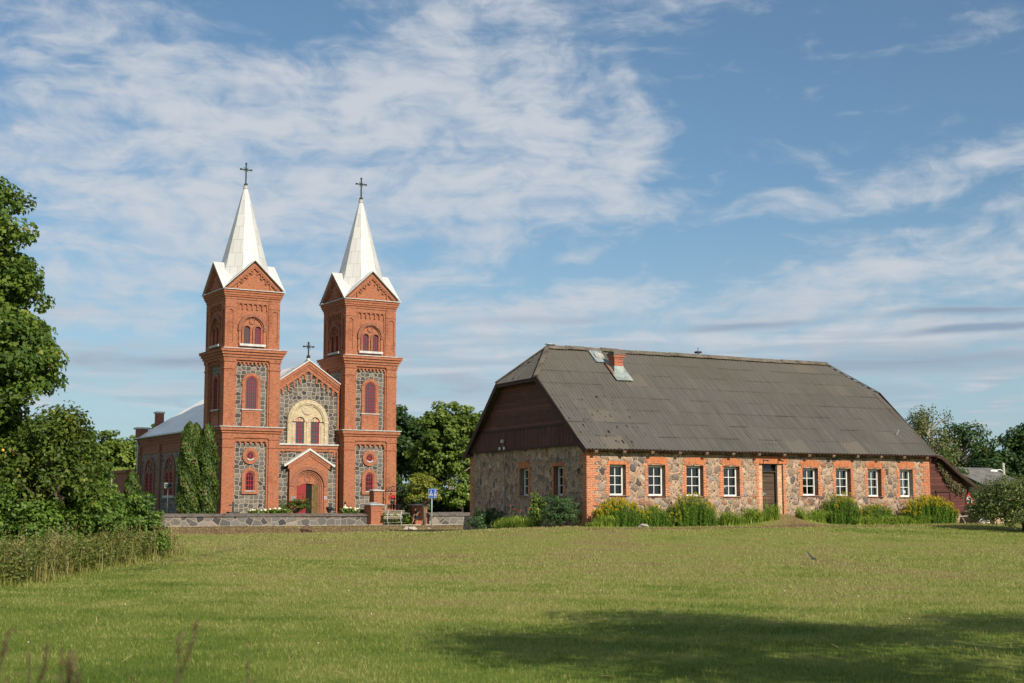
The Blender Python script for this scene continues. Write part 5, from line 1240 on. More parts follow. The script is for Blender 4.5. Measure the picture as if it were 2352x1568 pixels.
k = MB(); k.tube([(-.05, 0, 3.0), (-.25, 0, 3.16), (-.55, 0, 3.10)], [.03, .03, .03], 6); k.hull8([(-.85, -.07, 3.06), (-.45, -.09, 3.03), (-.45, .09, 3.03), (-.85, .07, 3.06), (-.8, -.05, 3.14), (-.45, -.06, 3.16), (-.45, .06, 3.16), (-.8, .05, 3.14)]); k.build('lamp_head', [WPVC], t)
# ---- far house roof, beige crate
t = thing('grey_roofed_house', 'house with grey corrugated roof far behind the shed', 'house', 29.5, 92, -1.25, radians(24))
k = MB(); k.box(-1.5, 1.5, -3.4, 3.4, 0, 2.6); k.prism([(-1.5, 2.6), (1.5, 2.6), (1.5, 2.65), (-1.5, 2.65)], -3.3, 3.3); k.build('wall', [M_plain('rendered_wall', (.42, .33, .24), .9, .3, 1)], t)
k = MB(); P1 = [(-1.8, -3.9, 2.35), (1.8, -3.9, 2.35), (1.8, 0, 3.75), (-1.8, 0, 3.75)]; k.hull8(P1+[(a, d, z+.07) for a, d, z in P1]); P1 = [(-1.8, 3.9, 2.35), (1.8, 3.9, 2.35), (1.8, 0.01, 3.75), (-1.8, .01, 3.75)]; k.hull8(P1+[(a, d, z+.07) for a, d, z in P1]); k.build('roof', [M_plain('grey_sheet_roof', (.155, .148, .138), .9, .35, 2)], t)
t = thing('beehive_box', 'beige wooden box on short legs under the apple tree', 'box', 23.0, 68, -.98, radians(15))
k = MB(); k.box(-.24, .24, -.2, .2, .10, .62, 0); k.box(-.28, .28, -.24, .24, .62, .68, 1)
for a in (-.18, .18):
    for d in (-.15, .15): k.box(a-.03, a+.03, d-.03, d+.03, -.1, .10, 0)
k.build('crate', [M_plain('beige_box', (.42, .31, .18), .7, .2), M_plain('box_lid', (.36, .30, .22), .7)], t)
# ---- rocks, memorial cross, urn, rail
def rock(label, x, y, r, seed, col, sq=.6):
    t = thing('rock', label, 'rock', x, y, float(gz(x, y)), random.Random(seed).uniform(0, 6), 'rocks on the dry grass bank')
    bm = bmesh.new(); bmesh.ops.create_icosphere(bm, subdivisions=3, radius=1); q = random.Random(seed); a = [q.uniform(0, 6) for _ in range(6)]
    for v in bm.verts:
        c = v.co.copy(); f = 1+.22*sin(c.x*2.6+a[0])*cos(c.y*2.2+a[1])+.14*sin(c.z*4+a[2]+c.x*3); v.co = Vector((c.x*r*1.3*f, c.y*r*f, c.z*r*sq*f+r*sq*.4))
    me = bpy.data.meshes.new('rock'); bm.to_mesh(me); bm.free(); link('stone', me, t, [col])
    return t
RK = M_plain('pale_rock', (.42, .36, .29), .95, .45, 5)
rock('pale flat rock left of the crossing sign on the bank', -6.22, 85, .26, 1, RK); rock('small pointed pale rock in front of the bench', -5.78, 83, .22, 2, RK, .8); rock('tiny rock at the foot of the crossing sign', -5.12, 88, .16, 3, RK); 
rock('dark tree stump like boulder with a white cut face on the bank before the church', -10.9, 76, .30, 4, M_plain('stump_bark', (.13, .085, .055), .95, .6, 5), .8)
rock('long flat stone at the foot of the goldenrod near the barn corner', *bw(1.9, -1.55), .22, 6, RK, .45)
t = church_thing('memorial_cross', 'small dark memorial cross on a block beside the left tower', 'cross', .25, -2.5, -.5); T = lrange(.25, -2.5)
k = MB(T); k.box(-.15, .65, -2.8, -2.2, -.6, -.28); k.build('plinth', [M_plain('dark_stone', (.05, .05, .05), .7)], t)
k = MB(T); k.box(.19, .31, -2.56, -2.44, -.28, .42); k.box(-.05, .19, -2.55, -2.45, .12, .24); k.box(.31, .55, -2.55, -2.45, .12, .24); k.build('upright', [M_plain('dark_stone_b', (.055, .055, .055), .7)], t)
t = church_thing('urn', 'dark urn standing right of the church door', 'urn', 8.55, -.6, -.52); k = MB(lambda a, d, z: (a, d, z)); k.lathe([(.16, -.52), (.18, -.45), (.10, -.38), (.22, -.15), (.26, .0), (.22, .06), (.2, .03)], 0, 0, 14); k.build('bowl', [IRON], t)
t = church_thing('handrail', 'red-brown metal handrail by the right tower', 'handrail', 10.2, -.9, -.52); k = MB(); k.tube([(-.5, 0, -.52), (-.5, 0, .15), (-.35, 0, .22), (.45, -.2, -.28), (.45, -.2, -.55)], .03, 6); k.build('rail', [M_plain('rail_red', (.20, .05, .04), .5)], t)
t = church_thing('marker_post', 'small white post with a dark head right of the church door', 'post', 9.55, -1.3, -.52); k = MB(); k.tube([(0, 0, -.52), (0, 0, .25)], .03, 6); k.box(-.16, .16, -.025, .025, .02, .08); k.build('post', [WPVC], t); k = MB(); k.lathe([(.03, .25), (.08, .30), (.08, .42), (.03, .46)], 0, 0, 8); k.build('lantern', [IRON], t)
# ---- bird skimming the lawn
t = thing('bird', 'dark bird flying low over the lawn', 'bird', 8.38, 40, -1.41, radians(35))
bm = bmesh.new()
def prof(pts):
    k = MB(); rings = [k.add([(x, r*cos(2*pi*j/10), z+r*.9*sin(2*pi*j/10)) for j in range(10)]) for x, z, r in pts]
    for a, c in zip(rings, rings[1:]):
        for j in range(10): k.f.append([a+j, a+(j+1) % 10, c+(j+1) % 10, c+j]); k.mi.append(0); k.sm.append(True)
    for a in (rings[0], rings[-1]): k.f.append([a+j for j in range(10)]); k.mi.append(0); k.sm.append(True)
    return k
bm.free()
k = prof([(-.20, -.01, .004), (-.13, 0, .022), (-.06, 0, .04), (.02, .005, .045), (.07, .02, .032), (.09, .03, .030), (.115, .033, .022), (.13, .031, .008), (.155, .027, .002)])
for s in (-1, 1):                                   # raised wing, lowered wing; forked tail
    P = [(.05, s*.03, .02), (-.04, s*.03, .015), (-.07, s*.13, .02+.14*(s > 0)-.03), (-.12, s*.24, .30 if s > 0 else -.10), (-.02, s*.16, .20 if s > 0 else -.05), (.06, s*.09, .09 if s > 0 else 0)]
    P = [(a*1.25, d*1.3, z*1.2) for a, d, z in P]; k.face(P); k.face([(a, d, z+.006) for a, d, z in P])
    k.face([(-.13, s*.004, 0), (-.17, s*.02, 0), (-.29, s*.05, .0), (-.2, s*.012, 0)])
k.v = [(a*.6, d*.6, z*.6) for a, d, z in k.v]
k.build('body', [M_plain('dark_feathers', (.025, .028, .04), .5, .3, 20)], t)
# ================================================================== vegetation
def unit(v): return v/np.maximum(np.linalg.norm(v, axis=-1, keepdims=True), 1e-6)
def leaf_cards(name, C, Nn, L, Wd, mats, parent, v, rng, fold=.18, tdir=None):
    n = len(C); r = rng.normal(size=(n, 3)) if tdir is None else tdir
    t = unit(r-Nn*np.sum(r*Nn, -1, keepdims=True)); bt = np.cross(Nn, t)
    L = np.broadcast_to(np.asarray(L), (n,))[:, None]; Wd = np.broadcast_to(np.asarray(Wd), (n,))[:, None]
    V = np.stack([C-t*L*.5, C+bt*Wd*.5+Nn*Wd*fold-t*L*.08, C+t*L*.5-Nn*L*.1, C-bt*Wd*.5+Nn*Wd*fold-t*L*.08], 1).reshape(-1, 3)
    return raw_mesh(name, V, np.arange(4*n).reshape(-1, 4), mats, parent, attrs={'v': np.repeat(v, 4)})
def crown_points(rng, blobs, nclump, cr, per, flat=.65, shell=.42, drop=0.0):
    vol = np.array([b_[3]*b_[4]*b_[5] for b_ in blobs])**.8; which = rng.choice(len(blobs), nclump, p=vol/vol.sum())
    B = np.array(blobs)[which]; d = unit(rng.normal(size=(nclump, 3))); d[:, 2] = np.where(d[:, 2] < -.5, -d[:, 2], d[:, 2]); rad = rng.uniform(0, 1, nclump)**shell
    K = B[:, :3]+d*B[:, 3:]*rad[:, None]*rng.uniform(.80, 1.18, (nclump, 1))
    cs = cr*rng.uniform(.6, 1.35, nclump)
    m_ = (per*(cs/cr)**2).astype(int)+3; ci = np.repeat(np.arange(nclump), m_); n = len(ci)
    o = rng.normal(size=(n, 3)); o = o/np.maximum(1, np.linalg.norm(o, axis=1, keepdims=True)/1.75)*np.array([1, 1, flat])*.52; o[:, 2] -= drop*np.abs(rng.normal(size=n))
    P = K[ci]+o*cs[ci][:, None]
    out = unit(d[ci]*.45+unit(o)*.55+np.array([0, 0, .45])+rng.normal(size=(n, 3))*.48)
    cv = rng.uniform(0, 1, nclump); v = np.clip(cv[ci]*.45+rng.uniform(0, 1, n)*.55, 0, 1)
    return K, P, out, v
def limb_mesh(name, rng, K, trunk, tr, nl, mats, parent, thin=.03):
    k = MB(); k.tube(trunk, tr, 9)
    tp = [Vector(p) for p in trunk]; zs_ = [p.z for p in tp]
    for i in rng.choice(len(K), min(nl, len(K)), replace=False):
        q = Vector(K[i]); zt = min(max(zs_[0]+.25*(zs_[-1]-zs_[0]), q.z-.55*sqrt(q.x**2+q.y**2)-.4), zs_[-1])
        for a, c in zip(tp, tp[1:]):
            if a.z <= zt <= c.z+1e-6: s = a.lerp(c, (zt-a.z)/max(c.z-a.z, 1e-6)); break
        else: s = tp[-1]
        mid = s.lerp(q, .5)+Vector((rng.normal()*.12, rng.normal()*.12, .10*(q-s).length*rng.uniform(-.3, 1)))
        d = (q-s).length; k.tube([s, s.lerp(mid, .5), mid, q], [thin+.020*d, thin+.012*d, thin*.8+.006*d, thin*.35], 5, cap=False)
    return k.build(name, mats, parent)
def tree(name, label, cat, x, y, seed, blobs, nclump, cr, per, L, Wd, leafm, trunk, tr, nl, group=None, barkm=None, flat=.65, shell=.42, z=None, drop=0.0, extra=None, thin=.03):
    rng = np.random.default_rng(seed); z = float(gz(x, y)) if z is None else z
    t = thing(name, label, cat, x, y, z, 0, group)
    K, P, N_, v = crown_points(rng, blobs, nclump, cr, per, flat, shell, drop)
    k_ = P[:, 2] > .02; P, N_, v = P[k_], N_[k_], v[k_]
    leaf_cards('crown', P, N_, L*rng.uniform(.6, 1.3, len(P)), Wd*rng.uniform(.6, 1.3, len(P)), [leafm], t, v, rng)
    if trunk: limb_mesh('trunk', rng, K, trunk, tr, nl, [barkm or BARK], t, thin)
    return t, K, P
LF_MAPLE = M_leaf('maple_leaf', (.035, .074, .013), (.079, .141, .019), (.167, .239, .032), (.319, .287, .047), .03)
LF_LIME = M_leaf('lime_leaf', (.069, .121, .023), (.138, .205, .034), (.255, .323, .055))
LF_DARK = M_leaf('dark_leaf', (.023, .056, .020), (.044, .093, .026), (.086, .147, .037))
LF_GLOBE = M_leaf('globe_leaf', (.120, .152, .022), (.231, .263, .035), (.415, .415, .056))
LF_THUJA = M_leaf('thuja_leaf', (.032, .065, .014), (.070, .123, .020), (.123, .189, .032), (.145, .109, .043), .05)
LF_APPLE = M_leaf('apple_leaf', (.058, .087, .026), (.116, .152, .041), (.210, .239, .072))
LF_APPLE2 = M_leaf('orchard_leaf', (.036, .068, .011), (.090, .138, .020), (.175, .215, .034), (.28, .23, .04), .025)
LF_BIRCH = M_leaf('birch_leaf', (.080, .094, .032), (.138, .152, .051), (.217, .210, .080))
LF_DOG = M_leaf('shrub_leaf', (.039, .090, .016), (.101, .188, .027), (.196, .293, .043), (.313, .147, .058), .03)
LF_LILY = M_leaf('daylily_leaf', (.136, .239, .030), (.260, .380, .053), (.474, .553, .094))
LF_GOLD = M_leaf('goldenrod_leaf', (.081, .174, .024), (.164, .293, .037), (.302, .420, .062))
LF_SHRUB = M_leaf('blue_green_leaf', (.029, .073, .029), (.065, .130, .048), (.128, .209, .073))
FL_GOLD = M_leaf('goldenrod_flower', (.34, .30, .02), (.56, .44, .02), (.75, .56, .03), tr=(.5, .4, .02))
FL_ORANGE = M_plain('orange_petal', (.62, .12, .03), .5, .2)
FL_WHITE = M_plain('white_petal', (.72, .72, .56), .6, .15)
STRAW = M_leaf('straw_stem', (.20, .15, .065), (.34, .26, .115), (.52, .40, .20), tr=(.3, .22, .1))
# --- background trees right of the church
def oval(w, h, zc, k=5, seed=0):
    r = random.Random(seed); B = [(0, 0, zc, w, w*.9, h)]
    for i in range(k):
        a = 2*pi*i/k+r.uniform(-.4, .4); B.append((cos(a)*w*.62, sin(a)*w*.55, zc+r.uniform(-.55, .45)*h, w*r.uniform(.42, .60), w*.5, h*r.uniform(.30, .48)))
    return B
TG = 'tall trees behind the churchyard'
tree('maple_tree', 'broad sunlit maple tree between the church and the barn', 'tree', -5.6, 128, 11, [(0, 0, 5.9, 3.0, 2.8, 4.3), (-1.7, -.8, 4.6, 1.9, 1.6, 3.0), (1.9, -.6, 5.4, 1.8, 1.6, 3.4), (.6, -1.6, 7.6, 1.9, 1.5, 2.2), (-.9, -1.0, 8.2, 1.5, 1.4, 1.8), (2.2, 0, 7.6, 1.5, 1.4, 2.0)], 230, .62, 62, .34, .27, LF_LIME, [(0, 0, 0), (.1, 0, 2.5), (0, .1, 6), (.1, 0, 9)], [.32, .26, .17, .05], 46, TG, BIRCHB, z=-.9)
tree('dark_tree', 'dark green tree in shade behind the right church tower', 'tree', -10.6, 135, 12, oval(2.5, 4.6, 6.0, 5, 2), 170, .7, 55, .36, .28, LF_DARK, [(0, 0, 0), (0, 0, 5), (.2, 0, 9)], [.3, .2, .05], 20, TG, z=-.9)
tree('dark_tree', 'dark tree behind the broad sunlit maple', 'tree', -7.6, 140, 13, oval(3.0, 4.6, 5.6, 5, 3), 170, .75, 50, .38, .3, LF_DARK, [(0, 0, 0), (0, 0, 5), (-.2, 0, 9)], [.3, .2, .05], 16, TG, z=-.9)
tree('lime_tree', 'green tree rising beside the left edge of the barn roof', 'tree', -1.6, 133, 14, oval(2.9, 4.0, 5.6, 5, 4), 170, .66, 55, .34, .27, LF_LIME, [(0, 0, 0), (0, 0, 5), (.2, 0, 8.5)], [.3, .2, .05], 20, TG, z=-.9)
for i, (px, py, w, h, lb) in enumerate([(-4.2, 121, 1.7, 1.7, 'leafy bush over the wall left of the barn corner'), (-7.9, 122, 1.6, 1.5, 'dim bush behind the round tree'), (-2.3, 121.5, 1.5, 2.1, 'pale green bush touching the barn corner'), (-10.6, 124, 1.3, 2.0, 'dark bush between the tower and the iron gate')]):
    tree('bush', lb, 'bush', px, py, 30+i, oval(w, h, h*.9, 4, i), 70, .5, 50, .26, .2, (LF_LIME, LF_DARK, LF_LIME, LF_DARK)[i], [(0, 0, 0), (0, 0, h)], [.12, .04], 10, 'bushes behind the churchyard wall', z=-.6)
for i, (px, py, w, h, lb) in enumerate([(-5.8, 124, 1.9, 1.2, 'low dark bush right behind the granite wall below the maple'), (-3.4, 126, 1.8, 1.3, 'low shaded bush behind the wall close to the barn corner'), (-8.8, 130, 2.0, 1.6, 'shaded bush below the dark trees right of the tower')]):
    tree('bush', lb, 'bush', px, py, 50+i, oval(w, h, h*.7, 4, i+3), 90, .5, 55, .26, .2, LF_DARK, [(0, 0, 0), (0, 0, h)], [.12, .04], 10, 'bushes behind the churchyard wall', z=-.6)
rng = np.random.default_rng(99); n = 46000; fx = rng.uniform(-95, 110, n); fy = rng.uniform(185, 200, n); ht = 4.2+1.4*vnoise(fx*.16, fy*0+2, 3); fz = rng.uniform(0, 1, n)**.6*ht
tag(leaf_cards('distant_wood', np.stack([fx, fy, fz+EZ-1.5], -1), unit(rng.normal(size=(n, 3))*.6+np.array([0, -.5, .6])), .75*rng.uniform(.6, 1.3, n), .6*rng.uniform(.6, 1.3, n), [LF_DARK], None, rng.uniform(0, 1, n), rng), kind='stuff')
x, y = cw(14.28, -5.2)
tree('globe_maple', 'small yellow-green round-headed tree beside the blue sign', 'tree', x, y, 41, [(0, 0, 2.62, 1.34, 1.3, 1.22), (-.5, -.3, 2.1, .8, .8, .65), (.6, -.2, 2.2, .8, .7, .7), (0, -.2, 3.3, .8, .8, .55)], 105, .30, 58, .135, .115, LF_GLOBE, [(0, 0, 0), (.03, 0, .8), (.0, 0, 1.6), (0, 0, 2.7)], [.125, .11, .09, .04], 26, None, M_plain('smooth_bark', (.16, .13, .10), .9, .4, 5), z=-1.28)
# --- thujas
def thuja(label, x, y, z, h, r, seed, group='columnar thujas by the church'):
    rng = np.random.default_rng(seed); t = thing('thuja', label, 'thuja', x, y, z, 0, group)
    n = int(3600*h*r/3); s = rng.uniform(0, 1, n)**.85; a = rng.uniform(0, 2*pi, n)
    prof_ = np.interp(s, [0, .04, .3, .6, .85, .96, 1], [.8, .95, 1, .95, .70, .42, .05])
    lump = 1+.16*np.sin(a*3+s*17+seed)+.10*np.sin(a*5-s*29+seed*2)
    rad = r*prof_*lump*rng.uniform(.78, 1.04, n)
    P = np.stack([np.cos(a)*rad, np.sin(a)*rad, s*h], -1); N_ = unit(np.stack([np.cos(a), np.sin(a), .25+0*a], -1)+rng.normal(size=(n, 3))*.5)
    td = np.stack([np.cos(a)*.35, np.sin(a)*.35, np.ones(n)], -1)+rng.normal(size=(n, 3))*.3
    v = np.clip(.5+.3*np.sin(a*3+s*17+seed)+rng.normal(size=n)*.2, 0, 1)
    leaf_cards('foliage', P, N_, .26*rng.uniform(.6, 1.3, n), .12*rng.uniform(.6, 1.3, n), [LF_THUJA], t, v, rng, tdir=td)
    k = MB(); k.lathe([(r*.62*q, h*w) for w, q in ((0, .6), (.05, .85), (.3, 1), (.6, .9), (.85, .62), (.96, .3))], 0, 0, 14); k.build('trunk', [M_plain('thuja_core_shade', (.030, .036, .014), .95, .5, 9)], t)  # wide core, not a stem: inner shade of the foliage put into its colour
for lb, u, v, h, r, sd in [('left of the three columnar thujas by the left tower', -2.38, -.3, 6.70, .74, 1), ('middle one of the three columnar thujas by the left tower', -1.72, .25, 6.65, .66, 2), ('right of the three columnar thujas, nearest the left tower', -1.08, -.5, 6.60, .74, 3)]:
    thuja(lb, *cw(u, v), -.52, h, r, sd)
thuja('short thuja standing alone at the far left end of the church', -29.75, 112, -.55, 3.35, .62, 4)
# --- trees left of the church
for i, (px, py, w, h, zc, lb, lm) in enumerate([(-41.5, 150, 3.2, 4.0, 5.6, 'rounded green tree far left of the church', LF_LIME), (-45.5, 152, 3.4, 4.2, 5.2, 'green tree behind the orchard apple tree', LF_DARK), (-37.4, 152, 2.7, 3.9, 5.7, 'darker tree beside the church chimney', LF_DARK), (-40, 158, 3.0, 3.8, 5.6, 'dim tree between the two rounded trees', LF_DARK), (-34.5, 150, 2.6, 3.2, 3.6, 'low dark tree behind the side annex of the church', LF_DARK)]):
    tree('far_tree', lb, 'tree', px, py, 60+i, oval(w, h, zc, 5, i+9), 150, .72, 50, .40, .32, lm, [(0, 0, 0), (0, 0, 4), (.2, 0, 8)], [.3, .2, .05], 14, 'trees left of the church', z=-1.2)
for i, (px, py, w, h) in enumerate([(-33.8, 118, 1.3, 1.5), (-36.5, 122, 1.6, 1.6)]):
    tree('bush', ('grey-green bush below the power pole', 'dark bush left of the power pole')[i], 'bush', px, py, 75+i, oval(w, h, h*.9, 4, i), 60, .5, 45, .26, .2, (LF_APPLE, LF_DARK)[i], [(0, 0, 0), (0, 0, h)], [.1, .04], 8, 'bushes left of the church', z=-1.0)
# --- trees at the right
tree('birch_tree', 'tall thin-crowned birch with drooping twigs behind the barn roof', 'tree', 29.3, 100, 80, [(0, 0, 5.6, 1.7, 1.5, 3.0), (-.6, 0, 6.8, 1.1, 1, 1.6), (.7, 0, 4.8, 1.2, 1.1, 2.0)], 95, .5, 44, .17, .13, LF_BIRCH, [(0, 0, 0), (.05, 0, 3), (0, 0, 7.6)], [.16, .12, .03], 60, 'trees behind the barn at the right', BIRCHB, flat=1.3, drop=.5)
tree('cypress_tree', 'bright green conical conifer just over the end of the barn roof', 'tree', 26.6, 90, 81, [(0, 0, 2.6, 1.05, 1, 2.4), (0, 0, 4.4, .7, .65, 1.5), (.6, 0, 2.0, .9, .8, 1.6)], 80, .36, 60, .15, .12, LF_THUJA, [(0, 0, 0), (0, 0, 5)], [.14, .04], 10, 'trees behind the barn at the right')
tree('cypress_tree', 'lower bright green conifer above the shed roof', 'tree', 28.1, 90.5, 82, [(0, 0, 1.9, 1.0, .9, 1.8), (.2, 0, 3.0, .6, .6, 1.1)], 70, .36, 60, .15, .12, LF_THUJA, [(0, 0, 0), (0, 0, 4)], [.14, .04], 10, 'trees behind the barn at the right')
tree('sparse_tree', 'sparse crowned tree with bare branches showing right of the birch', 'tree', 36.2, 115, 83, [(0, 0, 6.6, 2.2, 1.8, 1.4), (1.4, 0, 5.0, 1.5, 1.3, 1.5), (-1.0, 0, 5.2, 1.2, 1.1, 1.8)], 55, .62, 38, .28, .22, LF_DARK, [(0, 0, 0), (.1, 0, 3), (.3, 0, 7)], [.2, .16, .05], 50, 'trees behind the barn at the right', BIRCHB, thin=.05)
for i, (px, py, w, h, zc, lb) in enumerate([(39.2, 108, 2.6, 3.2, 4.6, 'tall dark tree with sky gaps at the right edge'), (36.0, 108, 1.9, 2.5, 3.7, 'middle dark tree left of the tallest one at the right'), (33.9, 110, 1.7, 2.1, 3.2, 'lower dark tree behind the grey house roof'), (42.0, 106, 2.4, 3.4, 4.6, 'dark tree cut by the right edge of the picture'), (38.0, 122, 3.0, 2.6, 3.2, 'dim tree behind the street lamp'), (33.5, 125, 3.0, 2.2, 2.6, 'dim low tree behind the cypress')]):
    tree('alder_tree', lb, 'tree', px, py, 90+i, oval(w, h, zc, 6, i+20), (190, 160, 150, 180, 160, 150)[i], .62, 52, .32, .25, LF_DARK if i != 2 else LF_APPLE, [(0, 0, 0), (.1, 0, 3), (-.1, 0, zc+h*.8)], [.26, .2, .05], 30, 'dark trees at the right edge', shell=.5)
t, K, P = tree('apple_tree', 'spreading grey-green apple tree with pale apples at the right edge', 'tree', 22.0, 62, 101, [(0, 0, 1.25, 1.95, 1.7, 1.15), (-1.2, -.3, .95, 1.05, 1, .85), (.9, -.4, 1.5, 1.2, 1.1, .9), (-.5, -.5, 1.75, 1.0, .9, .6), (.1, -.5, .6, 1.7, 1.1, .55)], 290, .34, 70, .10, .065, LF_APPLE, [(.2, 0, 0), (.15, 0, .5), (0, 0, 1.3)], [.13, .12, .05], 34, None, flat=.9, drop=.15)
def fruit(t, P, n, r, seed, m_, nm='apple'):
    rng = np.random.default_rng(seed); Q = P[rng.choice(len(P), n, replace=False)]
    for q in Q:
        k = MB(); k.lathe([(.004, r*.8), (r*.6, r*.95), (r, .2*r), (r*.85, -.5*r), (r*.3, -.9*r), (.004, -.85*r)], 0, 0, 8); k.v = [(a+q[0], c+q[1], e+q[2]) for a, c, e in k.v]; k.build(nm, [m_], t, uvs=False)
fruit(t, P[np.argsort(P[:, 1])[:2500]], 26, .040, 5, M_plain('pale_apple', (.46, .44, .14), .4, .3))
# --- left edge: maple, orchard tree, shrubs
tree('maple_tree', 'big leafy maple tree cut by the left edge of the picture', 'tree', -16.9, 40, 110, [(0, 0, 6.1, 3.6, 3.4, 5.3), (1.6, -.8, 9.7, 1.25, 1.2, 1.4), (2.3, -1, 8.2, 1.45, 1.4, 1.5), (2.6, -1.2, 6.7, 1.6, 1.5, 1.6), (2.8, -1.2, 5.4, 1.6, 1.5, 1.6), (2.4, -1.2, 3.6, 1.7, 1.5, 1.7), (1.8, -1.4, 2.0, 1.7, 1.5, 1.6)], 640, .58, 200, .150, .125, LF_MAPLE, [(0, 0, 0), (.1, 0, 2.2), (0, .1, 5.5), (.2, 0, 9.6)], [.36, .28, .18, .05], 70, None)
t, K, P = tree('apple_tree', 'orchard apple tree with yellow apples before the maple at the left', 'tree', -12.15, 38, 111, [(0, 0, 2.5, 1.25, 1.2, 1.5), (-.9, -.3, 2.0, 1.0, .9, 1.2), (.55, -.1, 3.55, .65, .6, .65), (-.1, 0, 3.7, .7, .6, .5), (.6, -.3, 2.4, .8, .8, .9)], 170, .34, 56, .125, .085, LF_APPLE2, [(-.1, 0, 0), (0, 0, 1.2), (.15, 0, 3.2)], [.12, .10, .03], 60, None, flat=.9)
fruit(t, P[(P[:, 1] < .3) & (P[:, 2] > 1.4)], 22, .042, 6, M_plain('yellow_apple', (.62, .40, .05), .4, .2))
SG = 'shrubs along the left field edge'
for i, (px, py, B, lb) in enumerate([(-12.3, 40.6, [(0, 0, 1.75, 1.25, 1.0, 1.6), (.55, -.4, 1.1, .85, .8, 1.05), (-.7, -.2, 1.5, 1.0, .9, 1.4), (-.2, -.6, .9, 1.0, .7, .9)], 'dense dogwood shrub in front of the church end wall'), (-14.1, 41.0, [(0, 0, 2.1, 1.4, 1.0, 2.0), (-1.0, 0, 1.8, 1.3, 1, 1.8)], 'tall shrub filling the gap between the maple and the orchard tree'), (-11.35, 43.5, [(0, 0, 1.0, .8, .7, .95), (.25, 0, .5, .6, .5, .5)], 'low outermost shrub ending beside the churchyard wall'), (-12.4, 37.6, [(0, 0, .9, .9, .8, .9), (-.5, 0, .7, .8, .7, .7)], 'shrub under the orchard apple tree'), (-13.8, 36.5, [(0, 0, 1.2, 1.3, .9, 1.25)], 'dark shrub at the left edge under the maple')]):
    tree('shrub', lb, 'shrub', px, py, 120+i, B, (330, 260, 110, 170, 200)[i], .27, 60, .115, .072, LF_DOG, [(0, 0, 0), (0, 0, .9)], [.05, .02], 24, SG, shell=.5, thin=.012)
# --- trees outside the frame at the right that shade the near lawn
for i, (px, py, B, lb) in enumerate([(8.5, 11.8, [(0, 0, 4.8, 2.5, 2.2, 2.2), (-.8, .6, 5.8, 1.5, 1.4, 1.3)], 'shade tree right of the camera nearest the lawn middle'), (13.0, 11.6, [(0, 0, 4.8, 2.8, 2.4, 2.7), (-1.0, .2, 3.2, 1.6, 1.5, 1.5)], 'bigger shade tree farther right of the camera'), (8.3, 6.2, [(0, 0, 7.4, 2.0, 1.9, 1.5), (.8, -.6, 6.2, 1.6, 1.5, 1.2)], 'shade tree right of the camera close to it')]):
    tree('shade_tree', lb, 'tree', px, py, 130+i, [(a, c, e, f*1.1, g*1.1, h*1.0) for a, c, e, f, g, h in B], 70, .85, 110, .14, .115, LF_LIME, [(0, 0, 0), (0, 0, 3), (0, 0, 5.5)], [.2, .15, .04], 20, 'shade trees beside the camera')
# --- plants along the barn
def strips(name, base, dirs, hgt, out, wid, mats, parent, v, seg=4, power=1.8, droop=False):
    """arching blades: base (n,3), horizontal direction (n,2)"""
    n = len(base); V = []; 
    for s in range(seg+1):
        f = s/seg; p = base.copy(); o = out*f**1.2; p[:, :2] += dirs*o[:, None]; p[:, 2] += hgt*(1-(1-f)**1.5)-hgt*.55*np.clip(f-.55, 0, 1)**power*2.2 if not droop else hgt*(2.5*f-1.95*f*f)
        w = wid*(1-f)**.6*(1 if s < seg else 0)
        side = np.stack([-dirs[:, 1], dirs[:, 0], np.zeros(n)], -1)*w[:, None]/2
        V += [p-side, p+side]
    V = np.stack(V, 1); m_ = 2*(seg+1); V = V.reshape(-1, 3); b0 = np.arange(n)[:, None]*m_
    F_ = np.concatenate([np.concatenate([b0+2*s, b0+2*s+1, b0+2*s+3, b0+2*s+2], 1) for s in range(seg)])
    return raw_mesh(name, V, F_, mats, parent, attrs={'v': np.repeat(v, m_)})
def lily(label, u, v, w, d, seed, flowers=6, h=.62):
    rng = np.random.default_rng(seed); x, y = bw(u, v); z = float(gz(x, y)); t = thing('daylily_clump', label, 'plant', x, y, z, BY, 'daylily clumps along the barn wall')
    n = int(520*w); bx, by_ = rng.uniform(-w/2, w/2, n), rng.uniform(-d/2, d/2, n)
    a = rng.uniform(0, 2*pi, n); a = np.where(rng.uniform(0, 1, n) < .55, -pi/2+rng.normal(size=n)*.9, a)
    gzv_ = np.array([float(gz(*(bw(u+i, v+j)))) for i, j in zip(bx, by_)])-z
    hh_ = h*rng.uniform(.45, 1.2, n)*(.75+.35*np.sin(bx*5+seed))
    strips('leaves', np.stack([bx, by_, gzv_], -1), np.stack([np.cos(a), np.sin(a)], -1), hh_, hh_*rng.uniform(.5, 1.25, n), rng.uniform(.022, .040, n), [LF_LILY], t, rng.uniform(0, 1, n), 6, 1.8, True)
    for i in range(flowers):
        fx, fy = rng.uniform(-w/2, w/2), rng.uniform(-d/2, d/3); fh = h*rng.uniform(1.25, 1.75)
        k = MB(); k.tube([(fx, fy, 0), (fx+.02, fy-.03, fh*.6), (fx+.05, fy-.08, fh)], .008, 4, 0)
        for j in range(6):
            q = 2*pi*j/6; c = Vector((fx+.05, fy-.08, fh)); e = Vector((cos(q)*.075, sin(q)*.05-.03, .055+.03*cos(q)))
            sd = Vector((-sin(q), cos(q), 0))*.024; k.face([tuple(c), tuple(c+e*.6+sd), tuple(c+e), tuple(c+e*.6-sd)], 1)
        k.build('flower', [LF_LILY, FL_ORANGE], t, recalc=False, uvs=False)
